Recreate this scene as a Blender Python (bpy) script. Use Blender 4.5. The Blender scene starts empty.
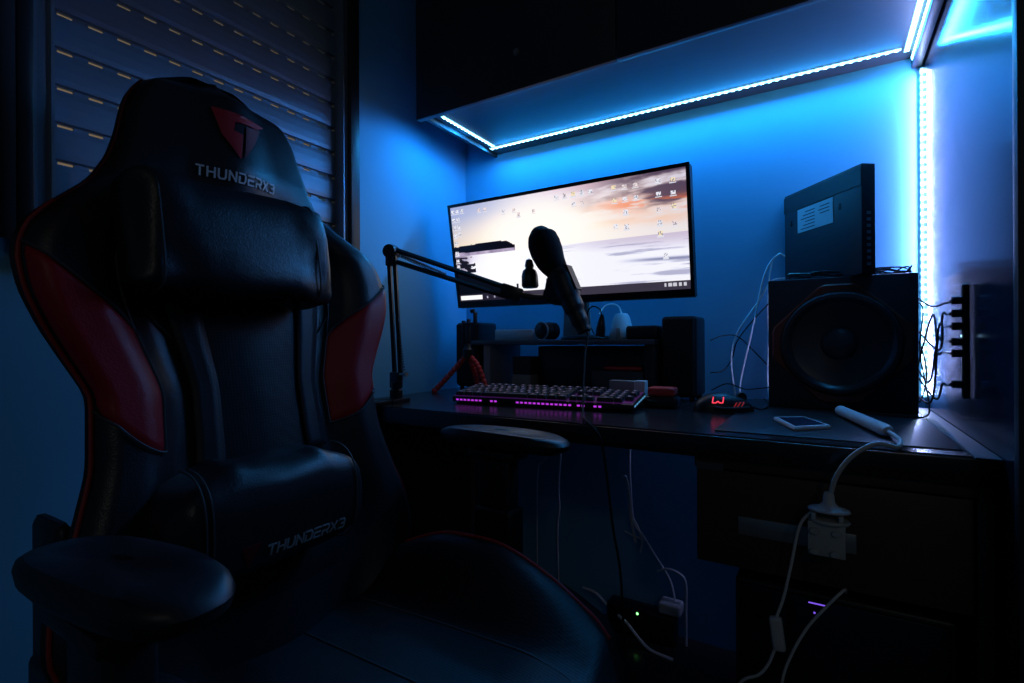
import bpy, bmesh, math, random
from mathutils import Vector, Matrix, noise
C = bpy.context.scene
COL = C.collection
random.seed(7)
EYE = 0.9            # all coordinates below are metres; z is counted from eye height, the floor is z = -0.9
UP = Vector((0, 0, EYE))

# ------------------------------------------------------------------ materials
def mat(name, col, rough=.5, metal=0., spec=.5, bump=0., bscale=200., vary=0., vscale=8., emit=None, es=0., coat=0., bdist=.001):
    m = bpy.data.materials.new(name); m.use_nodes = True
    nt = m.node_tree; b = nt.nodes['Principled BSDF']
    b.inputs['Base Color'].default_value = (*col, 1); b.inputs['Roughness'].default_value = rough
    b.inputs['Metallic'].default_value = metal; b.inputs['Specular IOR Level'].default_value = spec
    b.inputs['Coat Weight'].default_value = coat; b.inputs['Coat Roughness'].default_value = .08
    tc = nt.nodes.new('ShaderNodeTexCoord')
    if vary:
        n = nt.nodes.new('ShaderNodeTexNoise'); n.inputs['Scale'].default_value = vscale; n.inputs['Detail'].default_value = 6
        nt.links.new(tc.outputs['Object'], n.inputs['Vector'])
        mx = nt.nodes.new('ShaderNodeMix'); mx.data_type = 'RGBA'
        mx.inputs[6].default_value = (*[c*(1-vary) for c in col], 1); mx.inputs[7].default_value = (*[min(1, c*(1+vary)) for c in col], 1)
        nt.links.new(n.outputs['Fac'], mx.inputs[0]); nt.links.new(mx.outputs[2], b.inputs['Base Color'])
    if bump:
        n = nt.nodes.new('ShaderNodeTexNoise'); n.inputs['Scale'].default_value = bscale; n.inputs['Detail'].default_value = 4
        nt.links.new(tc.outputs['Object'], n.inputs['Vector'])
        bp = nt.nodes.new('ShaderNodeBump'); bp.inputs['Strength'].default_value = bump; bp.inputs['Distance'].default_value = bdist
        nt.links.new(n.outputs['Fac'], bp.inputs['Height']); nt.links.new(bp.outputs['Normal'], b.inputs['Normal'])
    if emit:
        b.inputs['Emission Color'].default_value = (*emit, 1); b.inputs['Emission Strength'].default_value = es
    return m

def leather(name, col, rough, dots=False):
    m = mat(name, col, rough, spec=.32 if dots else .45)
    nt = m.node_tree; b = nt.nodes['Principled BSDF']; tc = nt.nodes.new('ShaderNodeTexCoord')
    v = nt.nodes.new('ShaderNodeTexVoronoi'); v.inputs['Scale'].default_value = 420 if not dots else 230
    if dots: v.inputs['Randomness'].default_value = .1
    n = nt.nodes.new('ShaderNodeTexNoise'); n.inputs['Scale'].default_value = 9; n.inputs['Detail'].default_value = 5
    nt.links.new(tc.outputs['Object'], v.inputs['Vector']); nt.links.new(tc.outputs['Object'], n.inputs['Vector'])
    b1 = nt.nodes.new('ShaderNodeBump'); b1.inputs['Strength'].default_value = .35 if not dots else .6; b1.inputs['Distance'].default_value = .0006
    b2 = nt.nodes.new('ShaderNodeBump'); b2.inputs['Strength'].default_value = .5; b2.inputs['Distance'].default_value = .006
    nt.links.new(v.outputs['Distance'], b1.inputs['Height']); nt.links.new(n.outputs['Fac'], b2.inputs['Height'])
    nt.links.new(b2.outputs['Normal'], b1.inputs['Normal']); nt.links.new(b1.outputs['Normal'], b.inputs['Normal'])
    return m

def wood(name, a, c, rough=.45, axis=0, scale=7):
    m = mat(name, a, rough); nt = m.node_tree; b = nt.nodes['Principled BSDF']
    tc = nt.nodes.new('ShaderNodeTexCoord'); mp = nt.nodes.new('ShaderNodeMapping')
    sc = [14, 14, 14]; sc[axis] = 1.2; mp.inputs['Scale'].default_value = sc
    n = nt.nodes.new('ShaderNodeTexNoise'); n.inputs['Scale'].default_value = scale; n.inputs['Detail'].default_value = 8
    mx = nt.nodes.new('ShaderNodeMix'); mx.data_type = 'RGBA'; mx.inputs[6].default_value = (*a, 1); mx.inputs[7].default_value = (*c, 1)
    nt.links.new(tc.outputs['Object'], mp.inputs[0]); nt.links.new(mp.outputs[0], n.inputs['Vector'])
    nt.links.new(n.outputs['Fac'], mx.inputs[0]); nt.links.new(mx.outputs[2], b.inputs['Base Color'])
    return m

M = dict(
    wall=mat('plaster_with_blue_led_cast', (.15, .46, .68), .75, bump=.15, bscale=60, vary=.05, vscale=3),  # blue cast of the LED strips is put into the wall colour
    ceil=mat('ceiling_paint', (.5, .5, .5), .9),
    floor=wood('dark_floor_boards', (.05, .045, .04), (.09, .08, .07), .4),
    shutter=mat('shutter_aluminium', (.20, .27, .36), .42, metal=.35, vary=.1, vscale=5),
    frame_dark=mat('dark_window_frame', (.02, .02, .022), .4),
    frame_alu=mat('aluminium_guide_rail', (.25, .32, .40), .4, metal=.5),
    cabfront=mat('black_cabinet_laminate', (.034, .036, .044), .45, vary=.2),
    cabside=mat('grey_cabinet_laminate', (.06, .06, .068), .4),
    gloss=mat('gloss_black_lacquer', (.010, .020, .040), .17, spec=.28, coat=0, vary=.4, vscale=3),
    desk=mat('dark_desk_laminate', (.022, .021, .022), .24, spec=.38, bump=.04, bscale=30, vary=.15, vscale=6),
    deskedge=mat('desk_edge_strip', (.09, .09, .10), .4),
    deskbody=wood('dark_brown_wood', (.06, .034, .022), (.10, .055, .034), .5),
    steel=mat('brushed_steel', (.42, .42, .40), .38, metal=.7),
    black=mat('black_plastic', (.012, .012, .014), .42, spec=.5, bump=.1, bscale=400),
    blackg=mat('glossy_black_plastic', (.010, .010, .012), .2, spec=.5),
    metalb=mat('black_painted_metal', (.015, .015, .017), .35, spec=.5),
    chairblk=leather('black_leatherette', (.017, .018, .021), .36),
    chairmat=leather('matte_black_leatherette', (.012, .012, .015), .48),
    chairperf=leather('perforated_black_leatherette', (.011, .012, .014), .50, True),
    chairred=leather('red_leatherette', (.42, .007, .013), .45),
    redpipe=mat('red_piping', (.42, .02, .02), .5),
    stitch=mat('dark_stitching', (.05, .05, .055), .6),
    logoW=mat('white_embroidery', (.75, .75, .77), .6),
    logoG=mat('grey_embroidery', (.34, .35, .37), .6),
    logoR=mat('red_embroidery', (.45, .012, .015), .6),
    logoD=mat('dark_red_embroidery', (.17, .008, .01), .6),
    whitep=mat('white_plastic', (.62, .63, .65), .38),
    whitec=mat('white_cable', (.80, .80, .80), .45),
    blackc=mat('black_cable', (.008, .008, .009), .75),
    rub=mat('black_rubber', (.01, .01, .01), .8),
    foam=mat('black_foam', (.010, .010, .011), .95, spec=.2, bump=.8, bscale=350, bdist=.002),
    redp=mat('red_plastic', (.65, .04, .04), .45),
    subred=mat('dark_red_lacquer', (.22, .05, .035), .38),
    cone=mat('speaker_cone', (.05, .05, .055), .4),
    grille=mat('speaker_cloth', (.01, .01, .012), .9, bump=.6, bscale=700),
    router=mat('navy_black_plastic', (.018, .020, .026), .5),
    slot=mat('dark_slot', (.003, .003, .003), .9),
    label=mat('white_label', (.62, .66, .68), .55),
    ink=mat('label_ink', (.10, .12, .14), .7),
    keyc=mat('black_keycap', (.05, .05, .056), .42, spec=.6),
    keyl=mat('key_legend', (.30, .28, .34), .5, emit=(.75, .45, .9), es=.16),
    card=mat('printed_cardboard', (.30, .28, .26), .7),
    cardd=mat('dark_cardboard', (.045, .042, .04), .7),
    desk_mat=mat('dark_mat', (.016, .016, .017), .35, bump=.3, bscale=90),
    curtain=mat('dark_cloth', (.01, .01, .012), .9),
    phone=mat('phone_screen_glass', (.03, .05, .09), .12, vary=.6, vscale=40),
)
def em(name, col, s):
    m = mat(name, (.02, .02, .02), .5, emit=col, es=s); return m
M['surround'] = mat('rubber_surround', (.04, .04, .043), .25)
M['sideleg'] = mat('grey_shelf_leg', (.30, .30, .31), .5)
M['led'] = em('blue_led_chip', (.30, .80, 1.0), 12)
M['ledv'] = em('violet_blue_led_chip', (.55, .80, 1.0), 12)
M['tape'] = mat('led_tape', (.7, .72, .75), .4, emit=(.25, .7, 1), es=2.5)
M['purple'] = em('purple_backlight', (.62, .05, .9), .75)
M['kbl'] = em('rgb_backlight', (.45, .06, .75), .07)
M['mouseled'] = em('red_logo_light', (1, .05, .09), 1.4)
M['mouseled2'] = em('dim_red_slash_light', (1, .05, .06), .22)
M['green'] = em('green_indicator', (.25, 1, .25), 3)
M['violet'] = em('violet_indicator', (.22, .10, .9), 1.0)
M['bluedot'] = em('white_blue_indicator', (.4, .7, 1), 2)

# ------------------------------------------------------------------ object plumbing
def origin(p):
    o = Vector((0, 0, 0))
    while p is not None: o += p.location; p = p.parent
    return o
def link(name, me, parent=None, m=None, smooth=None):
    """me: mesh in room coordinates (z from the eye); the object's origin becomes its parent's origin or its own base."""
    o = bpy.data.objects.new(name, me); COL.objects.link(o)
    me.transform(Matrix.Translation(UP))
    if parent is None:
        vs = [v.co for v in me.vertices]
        lo = Vector([min(v[i] for v in vs) for i in range(3)]); hi = Vector([max(v[i] for v in vs) for i in range(3)])
        b = Vector(((lo.x+hi.x)/2, (lo.y+hi.y)/2, lo.z)); o.location = b; me.transform(Matrix.Translation(-b))
    else:
        o.parent = parent; me.transform(Matrix.Translation(-origin(parent)))
    if m: me.materials.append(M[m] if isinstance(m, str) else m)
    return o
def obj(name, bm, m, parent=None, smooth=True, ang=38):
    me = bpy.data.meshes.new(name)
    bmesh.ops.recalc_face_normals(bm, faces=bm.faces)
    if smooth:
        for f in bm.faces: f.smooth = True
        lim = math.radians(ang)
        for e in bm.edges:
            if len(e.link_faces) == 2 and e.calc_face_angle(0) > lim: e.smooth = False
    bm.to_mesh(me); bm.free()
    return link(name, me, parent, m)
def thing(name, label, cat, loc, group=None):
    o = bpy.data.objects.new(name, None); COL.objects.link(o); o.empty_display_size = .05
    o.location = Vector(loc) + UP; return tag(o, label, cat, group)
def tag(o, label, cat, group=None):
    o['label'] = label; o['category'] = cat
    if group: o['group'] = group
    return o
def struct(o): o['kind'] = 'structure'; return o
def dup(root, delta, label=None):
    r = root.copy(); COL.objects.link(r); r.location = root.location + Vector(delta)
    if label: r['label'] = label
    for ch in list(root.children):
        c = ch.copy(); COL.objects.link(c); c.parent = r
        for g in list(ch.children):
            d = g.copy(); COL.objects.link(d); d.parent = c
    return r
def dup_part(o, delta):
    c = o.copy(); COL.objects.link(c); c.parent = o.parent; c.location = o.location + Vector(delta); return c

# ------------------------------------------------------------------ shape helpers (add to a bmesh)
def B(): return bmesh.new()
def box(bm, x0, x1, y0, y1, z0, z1, bev=0, seg=2, mtx=None):
    t = B(); bmesh.ops.create_cube(t, size=1)
    bmesh.ops.transform(t, matrix=Matrix.Translation(((x0+x1)/2, (y0+y1)/2, (z0+z1)/2)) @ Matrix.Diagonal((abs(x1-x0), abs(y1-y0), abs(z1-z0), 1)), verts=t.verts)
    if bev: bmesh.ops.bevel(t, geom=t.edges[:], offset=bev, segments=seg, profile=.5, affect='EDGES')
    return merge(bm, t, mtx)
def merge(bm, t, mtx=None):
    if mtx is not None: bmesh.ops.transform(t, matrix=mtx, verts=t.verts)
    me = bpy.data.meshes.new('tmp'); t.to_mesh(me); t.free(); bm.from_mesh(me); bpy.data.meshes.remove(me); return bm
def smooth_pts(pts, n=6):
    pts = [Vector(p) for p in pts]
    if len(pts) < 3 or n < 2: return pts
    out = []
    P = [pts[0]*2-pts[1]] + pts + [pts[-1]*2-pts[-2]]
    for i in range(1, len(P)-2):
        a, b, c, d = P[i-1:i+3]
        for k in range(n):
            t = k/n
            out.append(.5*((2*b)+(c-a)*t+(2*a-5*b+4*c-d)*t*t+(3*b-a-3*c+d)*t**3))
    out.append(pts[-1]); return out
def tube(bm, pts, r, seg=8, n=6, closed=False, rz=None):
    pts = smooth_pts(pts, n); rings = []; N = len(pts)
    nrm = None
    for i, p in enumerate(pts):
        a = pts[max(0, i-1)]; b = pts[min(N-1, i+1)]
        t = (b-a).normalized() if (b-a).length > 1e-9 else Vector((0, 0, 1))
        if nrm is None:
            nrm = t.cross(Vector((0, 0, 1)));
            if nrm.length < .1: nrm = t.cross(Vector((1, 0, 0)))
        nrm = (nrm - t*nrm.dot(t)).normalized(); bn = t.cross(nrm)
        rr = r[min(len(r)-1, int(round(i*(len(r)-1)/max(1, N-1))))] if isinstance(r, (list, tuple)) else r
        rings.append([bm.verts.new(p + (nrm*math.cos(2*math.pi*k/seg) + bn*math.sin(2*math.pi*k/seg)*(rz or 1))*rr) for k in range(seg)])
    for A, Bq in zip(rings, rings[1:]):
        for k in range(seg): bm.faces.new((A[k], A[(k+1) % seg], Bq[(k+1) % seg], Bq[k]))
    bm.faces.new(rings[0][::-1]); bm.faces.new(rings[-1]); return bm
def rot_to(d):
    return Vector(d).to_track_quat('Z', 'Y').to_matrix().to_4x4()
def lathe(bm, prof, loc=(0, 0, 0), axis=(0, 0, 1), seg=32, sx=1, sy=1, cap=True):
    t = B(); rings = []
    for r, z in prof:
        rings.append([t.verts.new((math.cos(2*math.pi*k/seg)*r*sx, math.sin(2*math.pi*k/seg)*r*sy, z)) for k in range(seg)] if r > 1e-6 else [t.verts.new((0, 0, z))])
    for A, Bq in zip(rings, rings[1:]):
        for k in range(seg):
            k2 = (k+1) % seg
            if len(A) == 1 and len(Bq) == 1: continue
            if len(A) == 1: t.faces.new((A[0], Bq[k2], Bq[k]))
            elif len(Bq) == 1: t.faces.new((A[k], A[k2], Bq[0]))
            else: t.faces.new((A[k], A[k2], Bq[k2], Bq[k]))
    if cap and len(rings[0]) > 1: t.faces.new(rings[0][::-1])
    if cap and len(rings[-1]) > 1: t.faces.new(rings[-1])
    return merge(bm, t, Matrix.Translation(loc) @ rot_to(axis))
def prism(bm, poly, f, h):
    """poly: 2-D outline; f(u,v,w) -> point; extruded from w=0 to w=h."""
    a = [bm.verts.new(f(u, v, 0)) for u, v in poly]; b = [bm.verts.new(f(u, v, h)) for u, v in poly]
    bm.faces.new(a[::-1]); bm.faces.new(b)
    for i in range(len(a)): j = (i+1) % len(a); bm.faces.new((a[i], a[j], b[j], b[i]))
    return bm
def grid(bm, nu, nv, f, wrapu=False):
    V = [[bm.verts.new(f(i, j)) for j in range(nv)] for i in range(nu)]
    for i in range(nu if wrapu else nu-1):
        for j in range(nv-1):
            a = V[i]; b = V[(i+1) % nu]; bm.faces.new((a[j], b[j], b[j+1], a[j+1]))
    return V
def lerp(a, b, t): return a+(b-a)*t
def interp(tab, x):
    if x <= tab[0][0]: return tab[0][1]
    for (a, b), (c, d) in zip(tab, tab[1:]):
        if x <= c:
            t = (x-a)/(c-a); return b+(d-b)*t
    return tab[-1][1]
def interps(tab, x):   # smooth version
    return (interp(tab, x-.012)+2*interp(tab, x)+interp(tab, x+.012)+interp(tab, x-.006)+interp(tab, x+.006))/6
def sstep(a, b, x):
    t = max(0, min(1, (x-a)/(b-a))); return t*t*(3-2*t)

# wide angular lettering drawn with strokes (unit box 1 x 1, each glyph a list of polylines)
GLY = {   # keep x and 3 apart
 'T': [[(0, 1), (1, 1)], [(.5, 1), (.5, 0)]],
 'H': [[(0, 0), (0, 1)], [(1, 0), (1, 1)], [(0, .52), (1, .52)]],
 'U': [[(0, 1), (0, .22), (.18, 0), (.82, 0), (1, .22), (1, 1)]],
 'N': [[(0, 0), (0, 1), (1, 0), (1, 1)]],
 'D': [[(0, .62), (0, 0), (.78, 0), (1, .25), (1, .78), (.8, 1), (0, 1)]],
 'E': [[(1, 1), (0, 1)], [(0, .52), (.9, .52)], [(0, .52), (0, 0), (1, 0)]],
 'R': [[(0, 0), (0, .42), (.85, .42), (1, .6), (1, .85), (.85, 1), (0, 1)], [(.55, .42), (1, 0)]],
 'X': [[(0, 0), (.42, .47)], [(.58, .55), (1, 1)], [(0, 1), (1, 0)]],
 '3': [[(.1, 1), (.85, 1), (1, .85), (1, .62), (.85, .52), (.45, .52)], [(.85, .52), (1, .4), (1, .15), (.85, 0), (.1, 0)]],
}
def lettering(bm, s, f, u0, v0, w, h, gap=.28, th=.17):
    """f(u,v,lift) maps flat metres to the surface."""
    n = len(s); cw = w/(n+(n-1)*gap)
    def ribbon(a, b, t):
        d = Vector((b[0]-a[0], b[1]-a[1])); L = d.length
        if L < 1e-9: return
        d /= L; p = Vector((-d.y, d.x))*t/2; k = max(1, int(L/.004)); a = Vector(a)-d*t*.35; L += t*.7
        pr = None
        for i in range(k+1):
            c = a+d*L*i/k; q1 = c+p; q2 = c-p
            cur = (bm.verts.new(f(q1.x, q1.y, .0012)), bm.verts.new(f(q2.x, q2.y, .0012)), bm.verts.new(f(q2.x, q2.y, 0)), bm.verts.new(f(q1.x, q1.y, 0)))
            if pr:
                for q in range(4): r = (q+1) % 4; bm.faces.new((pr[q], pr[r], cur[r], cur[q]))
            pr = cur
    for i, ch in enumerate(s):
        x = u0+i*cw*(1+gap)
        for pl in GLY[ch]:
            for a, b in zip(pl, pl[1:]):
                ribbon((x+a[0]*cw, v0+a[1]*h), (x+b[0]*cw, v0+b[1]*h), th*h*1.1)
    return bm

# ------------------------------------------------------------------ the room
WX, WY = -1.095, 1.47       # left wall and back wall planes
PX = .187                   # glossy wardrobe side
def bx(name, *a, m, parent=None, bev=0): return obj(name, box(B(), *a, bev=bev), m, parent, smooth=bev > 0)
struct(bx('floor', -1.3, 2.4, -2.6, 1.6, -.95, -.90, m='floor'))
struct(bx('ceiling', -1.3, 2.4, -2.6, 1.6, 1.7, 1.75, m='ceil'))
struct(bx('wall_back', -1.3, 2.4, WY, 1.6, -.90, 1.7, m='wall'))
struct(bx('wall_right', 2.3, 2.4, -2.6, WY, -.90, 1.7, m='wall'))
struct(bx('wall_front', -1.3, 2.4, -2.7, -2.6, -.90, 1.7, m='wall'))
b = B()                                         # left wall with the window opening
wy0, wy1, wz0, wz1 = .28, .975, .125, 1.30
box(b, -1.3, WX, -2.6, wy0, -.90, 1.7); box(b, -1.3, WX, wy1, WY, -.90, 1.7)
box(b, -1.3, WX, wy0, wy1, -.90, wz0); box(b, -1.3, WX, wy0, wy1, wz1, 1.7)
struct(obj('wall_left', b, 'wall', smooth=False))
struct(bx('baseboard_back', WX, PX, WY-.012, WY, -.90, -.83, m='cabside'))

win = bpy.data.objects.new('window_1', None); COL.objects.link(win); win.location = Vector((-1.13, .63, wz0))+UP; struct(win)
b = B()
box(b, -1.17, -1.085, wy0, wy0+.020, wz0, wz1, .002); box(b, -1.17, -1.085, wy1-.030, wy1, wz0, wz1, .002)
box(b, -1.17, -1.085, wy0, wy1, wz1-.03, wz1, .002); box(b, -1.17, -1.075, wy0, wy1, wz0, wz0+.02, .002)
obj('window_frame', b, 'frame_dark', win)
for y0, y1 in ((wy0+.022, wy0+.05), (wy1-.045, wy1-.030)):
    b = B(); box(b, -1.15, -1.104, y0, y1, wz0+.02, wz1-.03, .0015); box(b, -1.104, -1.098, y0, y0+.005, wz0+.02, wz1-.03); box(b, -1.104, -1.098, y1-.005, y1, wz0+.02, wz1-.03)
    obj('guide_rail', b, 'frame_alu', win)
# roller shutter: curved slats joined by strips pierced with slots
b = B(); pitch = .065; y0, y1 = wy0+.04, wy1-.042; SX = -1.130
zrow = .575-7*pitch
k = 0
while zrow+pitch < wz1:
    zb, zt = zrow+.0035, zrow+pitch-.0035
    prof = [(zb, -.008), (zb+.002, -.0015), (lerp(zb, zt, .2), .0), (lerp(zb, zt, .5), .0006), (lerp(zb, zt, .8), .0), (zt-.002, -.0015), (zt, -.008)]
    grid(b, 2, len(prof), lambda i, j: (SX+prof[j][1], (y0, y1)[i], prof[j][0]))
    if zb > wz0:
        per = .0447; yy = y0-.02+(.0*k)
        ys = []
        while yy < y1:
            a0 = max(yy+.0225, y0); a1 = min(yy+per, y1)
            if a1 > a0: ys.append((a0, a1))
            yy += per
        for a0, a1 in ys: box(b, SX-.012, SX-.008, a0, a1, zrow-.0035, zrow+.0035)
        box(b, SX-.013, SX-.0075, y0, y1, zrow-.0035, zrow-.0026); box(b, SX-.013, SX-.0075, y0, y1, zrow+.0026, zrow+.0035)
    k += 1; zrow += pitch
obj('roller_shutter', b, 'shutter', win, smooth=False)
# dark cloth hanging at the near side of the window
b = B()
grid(b, 28, 2, lambda i, j: (-1.068+.014*math.sin(i*1.25), -.35+i*(.62/27), (.16, 1.5)[j]))
o = obj('curtain', b, 'curtain'); md = o.modifiers.new('s', 'SOLIDIFY'); md.thickness = .002
tag(o, 'dark curtain hanging at the near edge of the shuttered window', 'curtain')

# ------------------------------------------------------------------ wardrobe (the glossy side that mirrors the strips)
w = thing('wardrobe', 'tall black wardrobe with a glossy mirror-like side beside the desk', 'wardrobe', (.55, 1.13, -.9))
bx('carcass', PX+.012, .95, .84, WY-.004, -.88, 1.5, m='cabfront', parent=w)
bx('side_panel', PX, PX+.012, .815, WY-.004, -.88, 1.5, m='gloss', parent=w)
bx('front_stile', PX-.002, PX+.03, .797, .815, -.88, 1.5, m='cabfront', parent=w, bev=.001)
bx('door', PX+.033, .56, .818, .838, -.85, 1.48, m='cabfront', parent=w, bev=.002)
bx('door', .563, .95, .818, .838, -.85, 1.48, m='cabfront', parent=w, bev=.002)
bx('plinth', PX+.01, .95, .85, WY-.004, -.90, -.88, m='cabfront', parent=w)

# ------------------------------------------------------------------ overhead cabinet
cx0, cx1, cy0, zl, zu = -.970, PX-.003, 1.074, .616, .640
w = thing('wall_cabinet', 'long dark wall cabinet above the desk with blue light strips under it', 'cabinet', ((cx0+cx1)/2, 1.27, zl))
bx('side_panel', cx0, cx0+.012, cy0+.018, WY, .630, 1.25, m='cabfront', parent=w, bev=.001)
bx('side_panel', cx1-.018, cx1, cy0+.018, WY, zl, 1.25, m='cabside', parent=w, bev=.001)
bx('bottom_panel', cx0+.018, cx1-.018, cy0+.018, WY, zu, zu+.018, m='cabside', parent=w)
bx('back_panel', cx0+.018, cx1-.018, WY-.008, WY, zu+.018, 1.25, m='cabfront', parent=w)
bx('top_panel', cx0, cx1, cy0+.018, WY, 1.25, 1.268, m='cabfront', parent=w)
for a, c in ((cx0, -.392), (-.389, cx1)):
    d = bx('door', a, c, cy0, cy0+.017, zl, 1.262, m='cabfront', parent=w, bev=.0015)
    if a == cx0:
        bl = B(); lathe(bl, [(0, .004), (.007, .004), (.009, 0), (.009, -.002)], (-.644, cy0-.0005, .708), (0, -1, 0), 20)
        box(bl, -.6448, -.6432, cy0-.0052, cy0-.004, .704, .712)
        obj('lock', bl, 'steel', d)

# ------------------------------------------------------------------ LED strips
def led_strip(label, p0, p1, out, wide, chip='led', n=None, hw=.005, hc=.0034):
    p0, p1, out, wide = map(Vector, (p0, p1, out, wide)); out.normalize(); wide.normalize()
    d = p1-p0; L = d.length; d.normalize(); n = n or min(96, int(L/.0167))
    t = thing('led_strip', label, 'light strip', (p0+p1)/2, 'light strips around the desk wall')
    R = Matrix((wide, d, out)).transposed().to_4x4()
    b = box(B(), -hw, hw, -L/2, L/2, 0, .0012); bmesh.ops.transform(b, matrix=Matrix.Translation((p0+p1)/2) @ R, verts=b.verts)
    obj('tape', b, 'tape', t, smooth=False)
    b = box(B(), -hc, hc, -.0034, .0034, .0012, .0030); c0 = p0+d*(L/n/2)
    bmesh.ops.transform(b, matrix=Matrix.Translation(c0) @ R, verts=b.verts)
    o = obj('led_chip', b, chip, t, smooth=False)
    for i in range(1, n): dup_part(o, d*(L/n*i))
    return t
def strip_lamp(p0, p1, out, power, col, width=.006):
    p0, p1, out = map(Vector, (p0, p1, out)); d = (p1-p0); L = d.length
    ld = bpy.data.lights.new('strip_light', 'AREA'); ld.shape = 'RECTANGLE'; ld.size = L; ld.size_y = width; ld.energy = power; ld.color = col
    o = bpy.data.objects.new('strip_light', ld); COL.objects.link(o)
    z = -out.normalized(); x = d.normalized(); y = z.cross(x)
    o.matrix_world = Matrix.Translation((p0+p1)/2 + out.normalized()*.004 + UP) @ Matrix((x, y, z)).transposed().to_4x4()
    return o
BLUE = (.012, .33, 1.0); VIO = (.36, .42, 1.0)
KP = 2.8
led_strip('long blue LED strip along the back of the wall cabinet underside', (cx0+.02, 1.412, zu), (.142, 1.412, zu), (0, 0, -1), (0, 1, 0))
strip_lamp((cx0+.02, 1.412, zu), (.142, 1.412, zu), (0, -.32, -1), 1.8*KP, BLUE)
led_strip('short blue LED strip at the left end of the wall cabinet underside', (-.927, 1.135, zu), (-.927, 1.40, zu), (0, 0, -1), (1, 0, 0))
strip_lamp((-.927, 1.135, zu), (-.927, 1.40, zu), (-.6, .35, -1), .48*KP, BLUE)
led_strip('short blue LED strip at the right end of the wall cabinet underside', (.153, 1.10, zu), (.153, 1.43, zu), (0, 0, -1), (1, 0, 0))
strip_lamp((.153, 1.10, zu), (.153, 1.43, zu), (0, 0, -1), .35*KP, BLUE)
led_strip('short blue LED strip on the inner face of the cabinet right side', (cx1-.018, 1.10, .630), (cx1-.018, 1.45, .630), (-1, 0, 0), (0, 0, 1), n=22)
led_strip('vertical LED strip running down the wall corner behind the subwoofer', (PX-.0028, WY-.0002, .612), (PX-.0028, WY-.0002, -.130), (0, -1, 0), (1, 0, 0), chip='ledv', hw=.0027, hc=.0025)
strip_lamp((PX-.0035, WY-.010, .60), (PX-.0035, WY-.010, -.125), (-1, -.30, 0), .95*KP, VIO)

# ------------------------------------------------------------------ desk
DF, DZ = .860, -.150
w = thing('desk', 'dark glossy desk with a drawer unit along the blue-lit wall', 'desk', (-.44, 1.16, -.9))
bx('desktop', -1.035, .182, DF, 1.431, DZ-.038, DZ-.002, m='desk', parent=w, bev=.003)
bx('top_sheet', -1.030, .158, DF+.004, 1.430, DZ-.002, DZ, m='desk', parent=w)
bx('edge_strip', .160, .186, DF+.002, 1.430, DZ-.002, DZ-.0005, m='deskedge', parent=w)
bx('side_panel', -1.035, -1.015, DF+.03, WY-.01, -.90, DZ-.038, m='deskbody', parent=w, bev=.001)
bx('side_panel', -.186, -.170, DF+.03, WY-.01, -.365, DZ-.038, m='deskbody', parent=w, bev=.001)
bx('side_panel', .165, .182, DF+.02, WY-.01, -.90, DZ-.038, m='deskbody', parent=w, bev=.001)
bx('drawer_rail', -.186, .165, DF+.012, DF+.030, -.205, DZ-.038, m='deskbody', parent=w, bev=.001)
bx('drawer_box', -.168, .160, DF+.04, 1.30, -.362, -.21, m='deskbody', parent=w)
bx('foot_shelf', -.92, -.14, 1.20, WY-.014, -.84, -.82, m='desk', parent=w, bev=.001)
bx('shelf_support', -.92, -.90, 1.20, WY-.014, -.90, -.84, m='deskbody', parent=w)
bx('shelf_support', -.16, -.14, 1.20, WY-.014, -.90, -.84, m='deskbody', parent=w)
d = bx('drawer', -.183, .160, .872, .892, -.358, -.208, m='deskbody', parent=w, bev=.002)
b = box(B(), -.120, .034, .869, .8722, -.304, -.276, .001)
obj('handle_plate', b, 'steel', d)
bx('name_plate', -.183, -.142, .8705, .8722, -.2045-.004, -.197, m='deskedge', parent=w)
o = bx('desk_mat', -.16, .155, .90, 1.429, DZ, DZ+.002, m='desk_mat', bev=.0008)
tag(o, 'thin dark mat on the desk under the subwoofer and phone', 'mat')

# ------------------------------------------------------------------ monitor riser and what stands on or under it
w = thing('monitor_riser', 'low dark monitor shelf on grey panel legs behind the keyboard', 'shelf', (-.60, 1.31, DZ))
b = box(B(), -.924, -.363, 1.264, 1.455, -.010, .004, .002); obj('shelf_board', b, 'desk', w)
bx('front_edge', -.924, -.363, 1.260, 1.264, -.009, .003, m='deskedge', parent=w, bev=.001)
for x in (-.884, -.392):
    bx('leg', x, x+.024, 1.272, 1.45, DZ, -.010, m='sideleg' if x < -.5 else 'desk', parent=w, bev=.001)
RT = .004
o = bx('white_box', -.868, -.735, 1.31, 1.39, RT, .036, m='label', bev=.002); o.name = 'paper_box'
tag(o, 'small flat white box at the left end of the monitor shelf', 'box')
w = thing('camera_lens', 'black camera lens lying on the monitor shelf beside the white box', 'lens', (-.66, 1.30, RT))
b = B(); lathe(b, [(0, .0), (.020, .0), (.0245, .002), (.0245, .022), (.0225, .024), (.0225, .034), (.025, .036), (.025, .056), (.021, .06), (0, .06)], (-.690, 1.275, RT+.0260), (.25, .97, 0), 32)
obj('barrel', b, 'black', w)
b = B(); lathe(b, [(.0245, .0), (.0256, .0), (.0256, .004), (.0245, .004)], (-.6888, 1.2766, RT+.0260), (.25, .97, 0), 32); obj('trim_ring', b, 'steel', w)
b = B(); lathe(b, [(.0, .004), (.008, .003), (.018, 0), (.0185, -.002)], (-.6905, 1.2745, RT+.0260), (-.25, -.97, 0), 32); obj('front_glass', b, 'blackg', w)
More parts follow.
